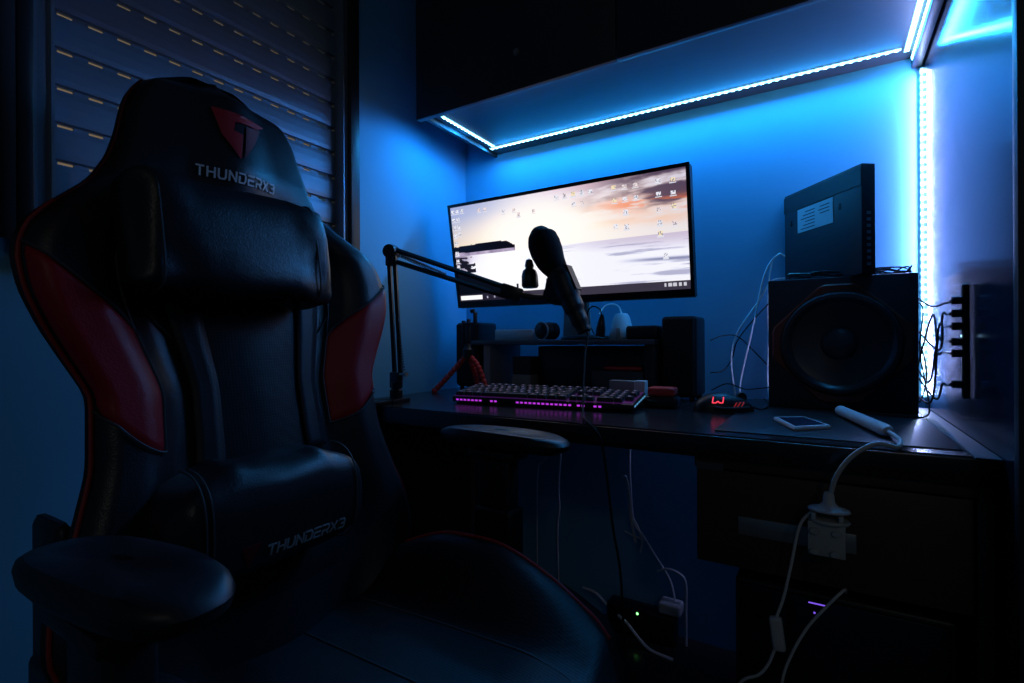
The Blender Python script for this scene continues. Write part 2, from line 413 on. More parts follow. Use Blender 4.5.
# flat black pouch behind the stand and a box to its right
b = box(B(), -.455, -.368, 1.31, 1.41, RT, .040, .008, 3); o = obj('storage_case', b, 'black'); tag(o, 'black case on the shelf next to the right speaker', 'case')
b = box(B(), -.468, -.462, 1.275, 1.29, RT, .034, .001); box(b, -.468, -.45, 1.275, 1.29, RT, .007); o = obj('metal_bracket', b, 'steel'); tag(o, 'small upright silver bracket on the monitor shelf', 'bracket')
# white mains adapter with a cable
w = thing('plug_adapter', 'white mains adapter with black plug standing on the monitor shelf', 'adapter', (-.49, 1.34, RT))
b = B(); lathe(b, [(0, 0), (.034, 0), (.036, .006), (.03, .03), (.022, .062), (.016, .072), (0, .074)], (-.487, 1.375, RT), (0, 0, 1), 24); obj('adapter_body', b, 'whitep', w)
b = B(); lathe(b, [(0, 0), (.013, 0), (.013, .022), (.008, .05), (.004, .062), (0, .062)], (-.535, 1.335, RT+.008), (.1, 0, 1), 16); obj('plug', b, 'blackg', w)
b = tube(B(), [(-.529, 1.335, .07), (-.538, 1.337, .090), (-.562, 1.345, .097), (-.585, 1.365, .082), (-.59, 1.39, .05), (-.59, 1.44, .010)], .002); obj('cord', b, 'blackc', w)
b = tube(B(), [(-.487, 1.375, .074), (-.495, 1.375, .095), (-.51, 1.37, .103), (-.53, 1.36, .098), (-.54, 1.34, .075)], .0022); obj('cord', b, 'whitec', w)
# boxes under the riser
b = box(B(), -.800, -.738, 1.30, 1.37, DZ, -.098, .002); box(b, -.799, -.765, 1.296, 1.30, DZ+.02, -.12); o = obj('carton', b, 'card'); tag(o, 'small printed carton under the monitor shelf, lower of two', 'box')
b = box(B(), -.802, -.740, 1.305, 1.37, -.098, -.045, .002); o = obj('carton', b, 'cardd'); tag(o, 'small dark carton under the monitor shelf, upper of two', 'box')
b = box(B(), -.732, -.396, 1.335, 1.44, DZ, -.014, .004); o = obj('storage_box', b, 'black'); tag(o, 'wide black box filling the space under the monitor shelf', 'box')
b = B(); lathe(b, [(0, 0), (.003, .002), (.0055, .012), (.0055, .10), (.004, .104), (0, .105)], (-.510, 1.295, DZ+.0775), (1, 0, 0), 12)
w = obj('marker_pen', b, 'redp'); tag(w, 'red pen lying in front of the box under the shelf', 'pen')
b = box(B(), -.535, -.396, 1.272, 1.328, DZ, DZ+.072, .004); o = obj('hard_case', b, 'cardd'); tag(o, 'low dark case under the shelf carrying the red pen', 'case')
# white/grey small box behind keyboard
w = thing('eraser_box', 'small grey and white box standing just behind the keyboard', 'box', (-.40, 1.20, DZ))
bx('sleeve', -.445, -.385, 1.165, 1.190, DZ, -.094, m='card', parent=w, bev=.002)
bx('end_cap', -.385, -.358, 1.165, 1.190, DZ, -.093, m='label', parent=w, bev=.002)
# red-topped gadget
w = thing('earbud_case', 'small black case with a red lid between keyboard and right speaker', 'case', (-.31, 1.16, DZ))
M4 = Matrix.Translation((-.316, 1.160, DZ)) @ Matrix.Rotation(.06, 4, 'Z')
obj('case_body', box(B(), -.036, .036, -.026, .026, 0, .026, .006, 3, M4), 'blackg', w)
obj('lid', box(B(), -.030, .030, -.021, .021, .026, .046, .006, 3, M4), 'redp', w)

# ------------------------------------------------------------------ desktop speakers
def speaker(cx, label):
    t = thing('desktop_speaker', label, 'speaker', (cx, 1.36, DZ), 'desktop speakers at the ends of the shelf')
    b = box(B(), cx-.043, cx+.043, 1.306, 1.415, DZ+.008, .061, .009, 4); obj('speaker_body', b, 'black', t)
    b = box(B(), cx-.038, cx+.038, 1.299, 1.307, DZ+.016, .055, .0035, 3); obj('grille', b, 'grille', t)
    f = lathe(B(), [(0, 0), (.007, 0), (.006, .009), (0, .009)], (cx-.03, 1.32, DZ), (0, 0, 1), 12); o = obj('foot', f, 'rub', t)
    for dx, dy in ((.06, 0), (0, .08), (.06, .08)): dup_part(o, (dx, dy, 0))
    return t
s = speaker(-.316, 'black desktop speaker right of the monitor shelf beside the subwoofer')
dup(s, (-.655, 0, 0), 'black desktop speaker at the left end of the monitor shelf behind the tripod')

# ------------------------------------------------------------------ monitor
def mpt(u, v, d=0):       # u 0..1 left to right, v 0..1 bottom to top, d towards the viewer; the panel leans a little forward
    return Vector((lerp(-1.006, -.276, u), lerp(1.310, 1.256, v)-d, lerp(.108, .424, v)))
w = thing('monitor', 'ultrawide black monitor showing a sunset beach desktop', 'monitor', (-.62, 1.33, RT))
b = B(); prism(b, [(0, 0), (1, 0), (1, 1), (0, 1)], lambda u, v, h: mpt(u, v, h), -.028)
bmesh.ops.bevel(b, geom=b.edges[:], offset=.003, segments=2, affect='EDGES'); obj('housing', b, 'black', w)
bu, bv = .0125, .028; vb = .062
b = B(); o4 = [(0, 0), (1, 0), (1, 1), (0, 1)]; i4 = [(bu, vb), (1-bu, vb), (1-bu, 1-bv), (bu, 1-bv)]
for i in range(4):
    j = (i+1) % 4; q = [o4[i], o4[j], i4[j], i4[i]]; prism(b, q, lambda u, v, h: mpt(u, v, h), .003)
obj('bezel', b, 'blackg', w)
# the picture on the screen (a display: it gives off its own light)
NU, NV = 300, 132
def fbm(x, y, z=0, o=5):
    s = 0; a = .5
    for k in range(o): s += a*noise.noise(Vector((x, y, z))); x *= 2.03; y *= 2.03; a *= .5
    return s
def mixc(a, c, t): t = max(0, min(1, t)); return tuple(a[i]+(c[i]-a[i])*t for i in range(3))
icons = []
def icon(u, v, k=0): icons.append((u, v, k))
for u, vs in ((.012, (.955, .87, .79, .71, .63, .52, .44, .38)), (.035, (.955, .87, .79, .72)), (.062, (.955,))):
    for v in vs: icon(u, v)
for u, vs in ((.955, (.915, .81, .70, .56)), (.905, (.925, .82, .69, .58, .49))):
    for v in vs: icon(u, v, random.randint(0, 2))
for u, vs in ((.825, (.925, .82)), (.785, (.925, .82, .71, .58)), (.745, (.93, .82, .60)), (.655, (.93,)), (.62, (.935, .84)), (.585, (.935, .85)), (.55, (.935,)), (.515, (.93,)), (.27, (.88,)), (.32, (.88,)), (.18, (.93,)), (.15, (.93,)), (.92, (.30,)), (.41, (.84,)), (.34, (.83,))):
    for v in vs: icon(u, v, random.randint(0, 2))
def scr(u, v):
    H = .485+.0*u
    glow = math.exp(-((u-.40)/.30)**2*.9)*math.exp(-((v-.62)/.34)**2)
    if v > H:
        t = (v-H)/(1-H)
        c = mixc((1.0, .86, .66), (.55, .62, .84), t*1.25)                 # low warm band to lavender blue
        c = mixc(c, (.93, .93, 1.0), sstep(.12, .45, u)*.75)
        cl = fbm(u*4.2+t*1.2, v*9-u*2.0, 3.1)
        warm = sstep(.48, .86, u)
        c = mixc(c, (1.0, .66, .46), warm*sstep(.05, .35, t)*.75*(.6+cl*1.6))
        dk = warm*sstep(-.10, .22, cl+.35*(t-.45)+.25*(u-.8))*sstep(.25, .55, t)
        c = mixc(c, (.22, .17, .27), dk*.92)
        st = math.exp(-((t-.52+.28*(u-.85))/.10)**2)*sstep(.58, .8, u)*sstep(-.12, .1, fbm(u*6, v*16, 9))
        c = mixc(c, (.95, .40, .22), st*.85)
        pk = sstep(.30, .6, u)*sstep(.55, 1, t)*(1-sstep(.62, .82, u)); c = mixc(c, (.80, .62, .78), pk*.6*(.6+cl))
        c = mixc(c, (1.25, 1.15, 1.05), glow*1.1)
        if u < .31:                                                         # headland
            top = H+.100+.012*math.sin(u*9)-.045*sstep(.265, .31, u)+.006*fbm(u*60, 0)
            if v < top and v > H+.035-.02*u: c = (.045, .04, .06)
            elif v <= H+.035-.02*u: c = mixc((.42, .36, .50), (.85, .78, .9), fbm(u*22, v*8, 5)+.55)
    else:
        t = (H-v)/H
        c = mixc((.80, .74, .84), (1.0, 1.0, 1.08), sstep(0, .35, t)+glow)
        wv = fbm(u*3.2+v*2, v*30, 7)
        c = mixc(c, (.50, .50, .66), sstep(.10, .32, wv)*.6*sstep(.3, .6, u))
        c = mixc(c, (.36, .38, .55), math.exp(-((v-.275+.05*(u-.85))/.014)**2)*sstep(.72, .9, u)*.8)
        c = mixc(c, (1.1, 1.1, 1.15), sstep(.03, .2, u)*(1-sstep(.35, .7, u))*.9)
        c = mixc(c, (.40, .34, .46), (1-sstep(.02, .10, u))*.7)
        if u < .105 and .30 < v < .47 and fbm(u*18, v*26, 2) > -.18+u*3.2-.12: c = (.08, .065, .09)
        edge = .335-.80*u+.03*fbm(u*16, v*9, 11)
        c = mixc(c, (.035, .03, .04), sstep(-.015, .03, edge-v))
        if v < .075: c = mixc(c, (.13, .11, .16), .92)                       # taskbar
        if .030 < v < .058 and .91 < u < .995 and int(u*170) % 3: c = (.8, .8, .85)
        if .012 < v < .060 and .008 < u < .125: c = (1.1, 1.1, 1.1)          # search field
        if .025 < v < .048 and .135 < u < .30 and int(u*110) % 4 == 0: c = (.7, .7, .8)
    for (iu, iv, k) in icons:
        if abs(u-iu) < .0075 and abs(v-iv) < .017:
            c = ((.95, .95, 1), (1, .90, .72), (.96, .88, .88))[k] if fbm(u*400, v*200, iu*50) > -.1 else (.55, .55, .62)
        elif abs(u-iu) < .011 and -.032 < v-iv < -.022: c = (.9, .9, .95)
    return tuple(q**1.9 if q < 1 else q for q in c)
b = B(); me = bpy.data.meshes.new('screen')
V = grid(b, NU+1, NV+1, lambda i, j: mpt(lerp(bu, 1-bu, i/NU), lerp(vb, 1-bv, j/NV), .0006))
b.faces.ensure_lookup_table(); cols = []
for i in range(NU):
    for j in range(NV): cols.append(scr((i+.5)/NU, (j+.5)/NV))
b.to_mesh(me); b.free()
ca = me.color_attributes.new('Picture', 'FLOAT_COLOR', 'CORNER'); k = 0
for p, c in zip(me.polygons, cols):
    for li in p.loop_indices: ca.data[li].color = (*c, 1)
sm = bpy.data.materials.new('lit_screen'); sm.use_nodes = True; nt = sm.node_tree; bs = nt.nodes['Principled BSDF']
at = nt.nodes.new('ShaderNodeVertexColor'); at.layer_name = 'Picture'; bs.inputs['Base Color'].default_value = (.01, .01, .01, 1); bs.inputs['Roughness'].default_value = .35
nt.links.new(at.outputs['Color'], bs.inputs['Emission Color']); bs.inputs['Emission Strength'].default_value = .92
link('screen', me, w, sm)
b = B(); prism(b, [(-.044, .004), (.044, .004), (.036, .20), (-.036, .20)], lambda u, v, h: (-.630+u, 1.385+h, v+.004), .016)
bmesh.ops.bevel(b, geom=b.edges[:], offset=.003, segments=2, affect='EDGES'); obj('stand_neck', b, 'steel', w)
b = box(B(), -.60, -.57, 0, 0, 0, 0) if False else B()
lathe(b, [(0, 0), (.078, 0), (.080, .004), (.076, .010), (.03, .014), (0, .014)], (-.600, 1.392, RT), (0, 0, 1), 40, 1, .72); obj('stand_base', b, 'black', w)
bx('stand_mount', -.68, -.57, 1.305, 1.385, .16, .27, m='black', parent=w, bev=.004)

# ------------------------------------------------------------------ keyboard
kb = thing('keyboard', 'black mechanical keyboard with purple glow in front of the monitor', 'keyboard', (-.565, 1.07, DZ))
K0 = Vector((-.779, .987, DZ)); ka = math.atan2(.046, .437)
KM = Matrix.Translation(K0) @ Matrix.Rotation(ka, 4, 'Z') @ Matrix.Rotation(math.radians(6.0), 4, 'X')
b = box(B(), 0, .440, 0, .132, .004, .018, .003, 2, KM); obj('keyboard_body', b, 'metalb', kb)
b = box(B(), .004, .436, .004, .128, .018, .0192, 0, 1, KM); obj('backlit_plate', b, 'kbl', kb)
for x in (.03, .37):
    t = box(B(), x, x+.035, .105, .125, -.012, .006, .002, 2, KM); obj('foot', t, 'rub', kb)
cap_cache = {}
def keycap(wd):
    if wd not in cap_cache:
        t = B(); W = wd*.019-.0022; D = .0168
        lv = [(W/2, D/2, .020), (W/2-.0006, D/2-.0006, .024), (W/2-.0014, D/2-.0014, .0282), (W/2-.0020, D/2-.0020, .0288)]
        rings = []
        for (hx, hy, z) in lv: rings.append([t.verts.new((sx*hx, sy*hy, z)) for sx, sy in ((-1, -1), (1, -1), (1, 1), (-1, 1))])
        for A, Q in zip(rings, rings[1:]):
            for q in range(4): r = (q+1) % 4; t.faces.new((A[q], A[r], Q[r], Q[q]))
        t.faces.new(rings[-1]); t.faces.new(rings[0][::-1])
        lg = [t.verts.new((a, c, .0291)) for a, c in ((-.003, -.001), (.001, -.001), (.001, .004), (-.003, .004))]
        f = t.faces.new(lg); f.material_index = 1
        me = bpy.data.meshes.new('key'); t.to_mesh(me); t.free(); me.materials.append(M['keyc']); me.materials.append(M['keyl']); cap_cache[wd] = me
    return cap_cache[wd]
nk = 0
rows = [
 (0, [(0, 1.25), (1.25, 1.25), (2.5, 1.25), (3.75, 6.25), (10, 1.25), (11.25, 1.25), (12.5, 1.25), (13.75, 1.25), (15.25, 1), (16.25, 1), (17.25, 1), (18.5, 2), (20.5, 1)]),
 (1, [(0, 2.25)]+[(2.25+i, 1) for i in range(10)]+[(12.25, 2.75), (16.25, 1), (18.5, 1), (19.5, 1), (20.5, 1), (21.5, 1)]),
 (2, [(0, 1.75)]+[(1.75+i, 1) for i in range(11)]+[(12.75, 2.25), (18.5, 1), (19.5, 1), (20.5, 1)]),
 (3, [(0, 1.5)]+[(1.5+i, 1) for i in range(12)]+[(13.5, 1.5), (15.25, 1), (16.25, 1), (17.25, 1), (18.5, 1), (19.5, 1), (20.5, 1), (21.5, 1)]),
 (4, [(i, 1) for i in range(13)]+[(13, 2), (15.25, 1), (16.25, 1), (17.25, 1), (18.5, 1), (19.5, 1), (20.5, 1), (21.5, 1)]),
 (5.2, [(0, 1)]+[(2+i, 1) for i in range(4)]+[(6.5+i, 1) for i in range(4)]+[(11+i, 1) for i in range(4)]+[(15.25, 1), (16.25, 1), (17.25, 1)])]
for r, ks in rows:
    for (x, wd) in ks:
        o = bpy.data.objects.new('key', keycap(wd)); COL.objects.link(o); o.parent = kb
        mm = KM @ Matrix.Translation((.0075+(x+wd/2)*.0190, .0135+r*.0192, 0))
        o.matrix_local = Matrix.Translation(UP-origin(kb)) @ mm; nk += 1
for a, c in ((.012, .080), (.105, .124), (.172, .300), (.318, .338), (.355, .376)):
    t = B(); x = a
    while x < c: box(t, x, x+.0065, -.0006, .0004, .0085, .0125, 0, 1, KM); x += .0105
    obj('front_light', t, 'purple', kb, smooth=False)
t = B()
for i in range(6): box(t, .4396, .4406, .01+i*.02, .022+i*.02, .010, .0135, 0, 1, KM)
obj('side_light', t, em('cyan_side_light', (.15, .5, .9), .6), kb, smooth=False)

# ------------------------------------------------------------------ mouse
ms = thing('gaming_mouse', 'black gaming mouse with glowing red logo beside the subwoofer', 'mouse', (-.18, 1.15, DZ))
MM = Matrix.Translation((-.186, 1.152, DZ)) @ Matrix.Rotation(math.radians(-62), 4, 'Z')   # local +y is the front of the mouse
def mouse_pt(a, e):      # a around, e up
    cz = math.cos(e); y = math.sin(a)*.062*cz; x = math.cos(a)*(.034-.004*math.cos(2*a))*cz
    z = .041*math.sin(e)**.8*(1-.30*max(0, y)/.062) if e > 0 else 0
    return Vector((x*(1-.1*math.sin(a)), y, z))
b = B(); nA, nE = 40, 12
V = [[b.verts.new(mouse_pt(2*math.pi*i/nA, (math.pi/2)*(j/nE)**.9)) for j in range(nE)] for i in range(nA)]
top = b.verts.new((0, 0, .041))
for i in range(nA):
    A = V[i]; Q = V[(i+1) % nA]
    for j in range(nE-1): b.faces.new((A[j], Q[j], Q[j+1], A[j+1]))
    b.faces.new((A[-1], Q[-1], top))
b.faces.new([V[i][0] for i in range(nA)][::-1])
bmesh.ops.transform(b, matrix=MM, verts=b.verts); obj('mouse_body', b, 'black', ms)
t = lathe(B(), [(0, -.004), (.010, -.004), (.011, -.002), (.011, .002), (.010, .004), (0, .004)], (0, .036, .030), (1, 0, 0), 20); bmesh.ops.transform(t, matrix=MM, verts=t.verts); obj('scroll_wheel', t, 'rub', ms)
for s_ in (-1, 1):
    t = B(); tube(t, [MM @ Vector((s_*.033, -.03, .012)), MM @ Vector((s_*.036, 0, .010)), MM @ Vector((s_*.033, .04, .012))], .004, 8); obj('side_grip', t, 'rub', ms)
# glowing logo on the camera-facing rear flank, angular W shape
def onray(px, pz):       # front-facing point of the mouse shell towards -y of the room
    best = None
    for i in range(220):
        a = 2*math.pi*i/220
        for j in range(60):
            p = MM @ mouse_pt(a, (math.pi/2)*(j/60)**.9)
            if p.y > 1.152: continue
            dd = (p.x-px)**2+(p.z-pz)**2
            if best is None or dd < best[0]: best = (dd, p)
    return best[1]
t = B()
lg = [[(-.0095, .0065), (-.0095, -.0045)], [(-.0095, -.0045), (-.0035, -.0045)], [(-.0035, -.0045), (0, -.001)], [(0, -.001), (.0035, -.0045)], [(.0035, -.0045), (.0095, -.0045)], [(.0095, -.0045), (.0095, .0065)]]
for (a, c) in lg:
    pa = onray(-.192+a[0], DZ+.026+a[1]); pc = onray(-.192+c[0], DZ+.026+c[1]); tube(t, [pa+Vector((0, -.0006, .0004)), pc+Vector((0, -.0006, .0004))], .0011, 6, 1)
obj('glowing_logo', t, 'mouseled', ms)
t = B()
for k in range(3):
    x = -.165+k*.0065; tube(t, [onray(x, DZ+.010)+Vector((0, -.0006, 0)), onray(x+.006, DZ+.022)+Vector((0, -.0006, 0))], .0012, 6, 1)
obj('side_lights', t, 'mouseled2', ms)
t = tube(B(), [(-.135, 1.18, DZ+.010), (-.12, 1.195, DZ+.004), (-.112, 1.25, DZ+.004), (-.12, 1.34, DZ+.004), (-.135, 1.42, DZ+.004)], .0018); obj('cable', t, 'blackc', ms)

# ------------------------------------------------------------------ phone
w = thing('phone', 'white-edged phone lying flat on the dark desk mat', 'phone', (-.04, 1.02, DZ+.002))
ph = [(-.086, 1.060), (-.036, 1.094), (.006, 1.000), (-.046, .944)]
cxp = sum(p[0] for p in ph)/4; cyp = sum(p[1] for p in ph)/4
b = B(); prism(b, ph, lambda u, v, h: (u, v, DZ+.002+h), .0065); bmesh.ops.bevel(b, geom=b.edges[:], offset=.002, segments=2, affect='EDGES'); obj('phone_body', b, 'whitep', w)
b = B(); prism(b, [(lerp(cxp, p[0], .80), lerp(cyp, p[1], .80)) for p in ph], lambda u, v, h: (u, v, DZ+.0083+h), .0006); obj('phone_screen', b, 'phone', w)

# ------------------------------------------------------------------ subwoofer
sw = thing('subwoofer', 'large black square subwoofer box with a wide round cone', 'speaker', (.02, 1.36, DZ+.002))
sx0, sx1, sy0, sy1, sz0, sz1 = -.1125, .154, 1.280, 1.438, DZ+.002, .133
b = box(B(), sx0, sx1, sy0, sy1, sz0, sz1, .003, 2); obj('enclosure', b, 'cabfront', sw)
cxs, czs = .022, -.008
def octa(r, cut=.42, n=0): return [(r, -r*cut), (r, r*cut), (r*cut, r), (-r*cut, r), (-r, r*cut), (-r, -r*cut), (-r*cut, -r), (r*cut, -r)]
b = B(); oc = octa(.125, .50); N = 64
def octr(r, a): # radius of octagon along angle
    a8 = (a % (math.pi/4)); return r
A = []; Q = []; R_ = []; S_ = []
for i in range(N):
    a = 2*math.pi*i/N; u, v = math.cos(a), math.sin(a)
    k = min(.127/max(abs(u), 1e-6), .127/max(abs(v), 1e-6), .160/(abs(u)+abs(v)))
    A.append(b.verts.new((cxs+u*k, sy0-.0002, czs+v*k))); Q.append(b.verts.new((cxs+u*(k-.004), sy0-.006, czs+v*(k-.004))))
    R_.append(b.verts.new((cxs+u*.110, sy0-.006, czs+v*.110))); S_.append(b.verts.new((cxs+u*.107, sy0-.001, czs+v*.107)))
for L1, L2 in ((A, Q), (Q, R_), (R_, S_)):
    for i in range(N): j = (i+1) % N; b.faces.new((L1[i], L1[j], L2[j], L2[i]))
obj('front_frame', b, 'subred', sw)
b = B(); prof = [(.1075, .0), (.108, .012), (.104, .0185), (.097, .0195), (.090, .015), (.0875, .010), (.086, .009)]
lathe(b, prof, (cxs, sy0-.001, czs), (0, -1, 0), 64, cap=False); obj('cone_surround', b, 'surround', sw)
b = B(); lathe(b, [(.0875, .011), (.080, .0085), (.07, .0068), (.06, .0052), (.05, .0036), (.042, .0024), (.034, .001), (.030, .001)], (cxs, sy0, czs), (0, -1, 0), 64, cap=False)
obj('cone', b, 'cone', sw)
b = B(); lathe(b, [(.035, 0), (.032, .006), (.022, .012), (.010, .0148), (0, .0155)], (cxs, sy0, czs), (0, -1, 0), 48); obj('dust_cap', b, 'cone', sw)
for (x, z) in ((sx0+.012, sz1-.012), (sx1-.012, sz1-.012), (sx0+.012, sz0+.012), (sx1-.012, sz0+.012)):
    obj('screw', lathe(B(), [(0, .0015), (.003, .0015), (.0035, 0)], (x, sy0, z), (0, -1, 0), 12), 'metalb', sw)
# tangled thin cables on its top
for q, (x0, x1, yy, lab) in enumerate(((-.08, .03, 1.305, 'tangle of thin dark cables on the subwoofer, left of centre'), (.02, .09, 1.315, 'loose coil of dark cable on the subwoofer before the router'), (.085, .148, 1.33, 'looped black cable at the right end of the subwoofer top'))):
    b = B(); pts = []
    for i in range(26):
        pts.append((random.uniform(x0, x1) if q < 2 else x0+(x1-x0)*(.5+.5*math.cos(i*.9)), yy+random.uniform(-.018, .02), sz1+.0035+random.uniform(0, .014 if q != 2 else .016)))
    tube(b, pts, .0016, 6, 5)
    o = obj('cable_tangle', b, 'blackc' if q else 'metalb'); tag(o, lab, 'cable')
# ------------------------------------------------------------------ router slab standing on the subwoofer
rt = thing('router', 'dark flat router standing on edge on the subwoofer', 'router', (-.02, 1.36, sz1))
e0 = Vector((.061, 1.256)); e1 = Vector((-.090, 1.452)); d1 = (e1-e0).normalized(); LR = (e1-e0).length; nrm = Vector((d1.y, -d1.x))  # to the right side
if nrm.x < 0: nrm = -nrm
RM = Matrix(((d1.x, nrm.x, 0, e0.x), (d1.y, nrm.y, 0, e0.y), (0, 0, 1, sz1), (0, 0, 0, 1)))
HR = .226; TH = .031
b = box(B(), 0, LR, 0, TH, 0, HR, .003, 2, RM); obj('router_body', b, 'router', rt)
b = box(B(), .0, LR, -.0012, .0002, HR*.80, HR*.975, .001, 1, RM); obj('upper_band', b, 'router', rt)
def fs(l): return l*LR
# label on the left broad face; local x runs from the near corner to the back
lb = box(B(), LR*.32, LR*.79, -.0012, .0002, HR*.545, HR*.79, 0, 1, RM); lab = obj('paper_label', lb, 'label', rt, smooth=False)
b = B()
for r in range(6):
    z = HR*.57+r*HR*.034
    box(b, LR*.55, LR*(.74-.03*(r % 3)), -.0017, -.0010, z, z+.0022, 0, 1, RM)
    if r > 2: box(b, LR*.36, LR*(.50-.02*(r % 2)), -.0017, -.0010, z, z+.0022, 0, 1, RM)
obj('label_print', b, 'ink', lab, smooth=False)
for u in (.24, .885):
    b = B(); lathe(b, [(0, .0004), (.0045, .0004), (.0045, 0)], RM @ Vector((LR*u, -.0003, HR*.66)), RM.to_3x3() @ Vector((0, -1, 0)), 16)
    box(b, LR*u-.002, LR*u+.002, -.0008, 0, HR*.66, HR*.66+.010, 0, 1, RM); obj('mounting_hole', b, 'slot', rt)
b = B()
for r in range(9):
    z = .018+r*.013; box(b, -.0008, .0002, TH*.35, TH*.62, z, z+.006, 0, 1, RM)
obj('ports', b, 'steel', rt, smooth=False)
for k, (pts, c, l) in enumerate((
    ([(-.088, 1.452, .21), (-.105, 1.455, .215), (-.135, 1.455, .17), (-.160, 1.455, .05), (-.19, 1.45, -.09), (-.195, 1.44, DZ+.003)], 'whitec', 'thin white cable dropping from the router side, upper one'),
    ([(-.088, 1.452, .155), (-.12, 1.457, .15), (-.15, 1.457, .10), (-.20, 1.455, .02), (-.215, 1.45, -.05), (-.205, 1.445, DZ+.003)], 'whitec', 'white cable curving from the router base to the desk'),
    ([(-.118, 1.455, .205), (-.128, 1.455, .12), (-.128, 1.458, 0), (-.130, 1.455, -.10), (-.125, 1.45, DZ+.003)], 'whitec', 'thin pale cable hanging straight down the wall beside the subwoofer'),
    ([(-.120, 1.452, .10), (-.16, 1.455, .055), (-.20, 1.455, .0), (-.215, 1.455, -.05), (-.235, 1.44, -.08), (-.262, 1.42, -.085)], 'blackc', 'black cable running from router to the right desktop speaker'),
    ([(-.262, 1.42, .0), (-.235, 1.44, .012), (-.20, 1.455, .010), (-.16, 1.458, -.03), (-.125, 1.455, -.07), (-.1155, 1.42, -.08)], 'blackc', 'black cable looping from right speaker to the subwoofer'),
    ([(-.258, 1.41, -.13), (-.22, 1.42, -.112), (-.18, 1.43, -.125), (-.14, 1.42, -.12), (-.116, 1.40, -.115)], 'blackc', 'black cable lying low behind the mouse by the subwoofer'))):
    o = obj('cable', tube(B(), pts, .0024 if c == 'whitec' else .0017, 6), c); tag(o, l, 'cable')

# ------------------------------------------------------------------ power strip on the wardrobe side with plugs, cables
ps = thing('power_strip', 'vertical power strip mounted on the glossy wardrobe side', 'power strip', (PX-.012, 1.03, -.09))
b = box(B(), PX-.010, PX-.0005, 1.032, 1.042, -.092, .085, .003, 3); obj('strip_body', b, 'black', ps)
b = B(); lathe(b, [(0, .001), (.002, .001), (.002, 0)], (PX-.0105, 1.035, .005), (-1, 0, 0), 10); obj('indicator_light', b, 'bluedot', ps)
cl = None
for k, (z, L) in enumerate(((.060, .03), (.040, .05), (.020, .075), (-.004, .085), (-.022, .085), (-.070, .055))):
    p = thing('wall_plug', 'black plug in the power strip, %s' % ('topmost', 'second from the top', 'third from the top', 'third from the bottom', 'second from the bottom', 'lowest and tilted')[k], 'plug', (PX-.03, 1.04, z-.007))
    tilt = -.12 if k == 5 else 0
    b = B(); lathe(b, [(0, -.004), (.006, -.004), (.007, .010), (.0055, .02), (.003, L*.75), (.002, L), (0, L)], (PX-.016, 1.040, z), (-.05, 1, tilt-.0), 14, 1, .62); lathe(b, [(0, 0), (.006, 0), (.006, .012), (0, .012)], (PX-.022, 1.036, z), (1, 0, 0), 12)
    obj('plug_body', b, 'blackg', p)
    zz = z+tilt*L; e = (PX-.016-.05*L, 1.04+L, zz)
    en = [(.155, 1.40, .10-.005*k), (.16, 1.41, .03), (.158, 1.42, -.04), (.150, 1.43, -.10), (.156, 1.42, -.125), (.154, 1.40, -.06)][k]
    mid = [(.172, 1.28, .065), (.176, 1.22, -.02), (.172, 1.30, -.085), (.168, 1.25, -.12), (.174, 1.28, .045), (.17, 1.22, -.11)][k]
    b = tube(B(), [e, (e[0]-.002, e[1]+.03, e[2]), mid, en], .0018, 6); obj('cord', b, 'blackc', p)
for pts, l in (([(.154, 1.42, .075), (.166, 1.40, .08), (.172, 1.37, .06), (.165, 1.36, -.02), (.170, 1.34, -.08), (.172, 1.30, -.13), (.160, 1.24, DZ+.004), (.13, 1.22, DZ+.004), (.05, 1.255, DZ+.004)], 'thin cable looping down past the corner light strip onto the desk'),
               ([(.154, 1.41, .01), (.170, 1.40, -.01), (.176, 1.36, -.07), (.172, 1.40, -.13), (.160, 1.44, DZ+.004)], 'thin cable curling at the foot of the corner light strip')):
    tag(obj('cable', tube(B(), pts, .0015, 6), 'blackc'), l, 'cable')

# ------------------------------------------------------------------ clip lamp hanging at the desk front
cl = thing('clip_lamp', 'white gooseneck clip lamp with its light bar resting on the desk', 'lamp', (.0, .83, -.30))
b = B(); h0, h1 = Vector((.020, 1.190, DZ+.0125)), Vector((.078, .945, DZ+.0125)); dd = h1-h0
lathe(b, [(0, 0), (.006, .001), (.0092, .005), (.0098, .012), (.0098, dd.length-.02), (.0098, dd.length-.012), (.007, dd.length-.003), (0, dd.length)], h0, dd, 20, 1, 1); obj('light_bar', b, 'whitep', cl)
b = tube(B(), [h1-dd*.04, (.0835, .925, DZ+.010), (.086, .885, DZ+.009), (.078, .852, DZ+.006), (.055, .838, -.139), (.028, .832, -.158), (.010, .830, -.187), (.002, .830, -.218)], .0032, 10); obj('gooseneck', b, 'whitep', cl)
b = B(); lathe(b, [(0, .0), (.005, 0), (.0065, -.004), (.0075, -.014), (.012, -.019), (.0245, -.0225), (.026, -.025), (.0245, -.0265), (.0, -.0265)], (.001, .830, -.210), (0, 0, 1), 24, 1, .7); obj('swivel_base', b, 'whitep', cl)
b = B(); 
lathe(b, [(0, 0), (.024, 0), (.0255, -.0025), (.024, -.005), (0, -.005)], (.001, .830, -.247), (0, 0, 1), 24, 1, .75); box(b, -.020, -.014, .815, .845, -.247, -.238, .001); box(b, .012, .018, .815, .845, -.247, -.238, .001)
box(b, -.024, .020, .838, .842, -.300, -.250, .001); box(b, -.024, .020, .818, .822, -.296, -.250, .001)
for x, z in ((-.016, -.262), (.010, -.262), (-.016, -.290), (.008, -.290)): lathe(b, [(0, .004), (.0055, .004), (.0065, 0), (.004, -.001)], (x, .817, z), (0, -1, 0), 14, 1, .7)
obj('clamp', b, mat('grey_clamp_plastic', (.5, .52, .52), .45), cl)
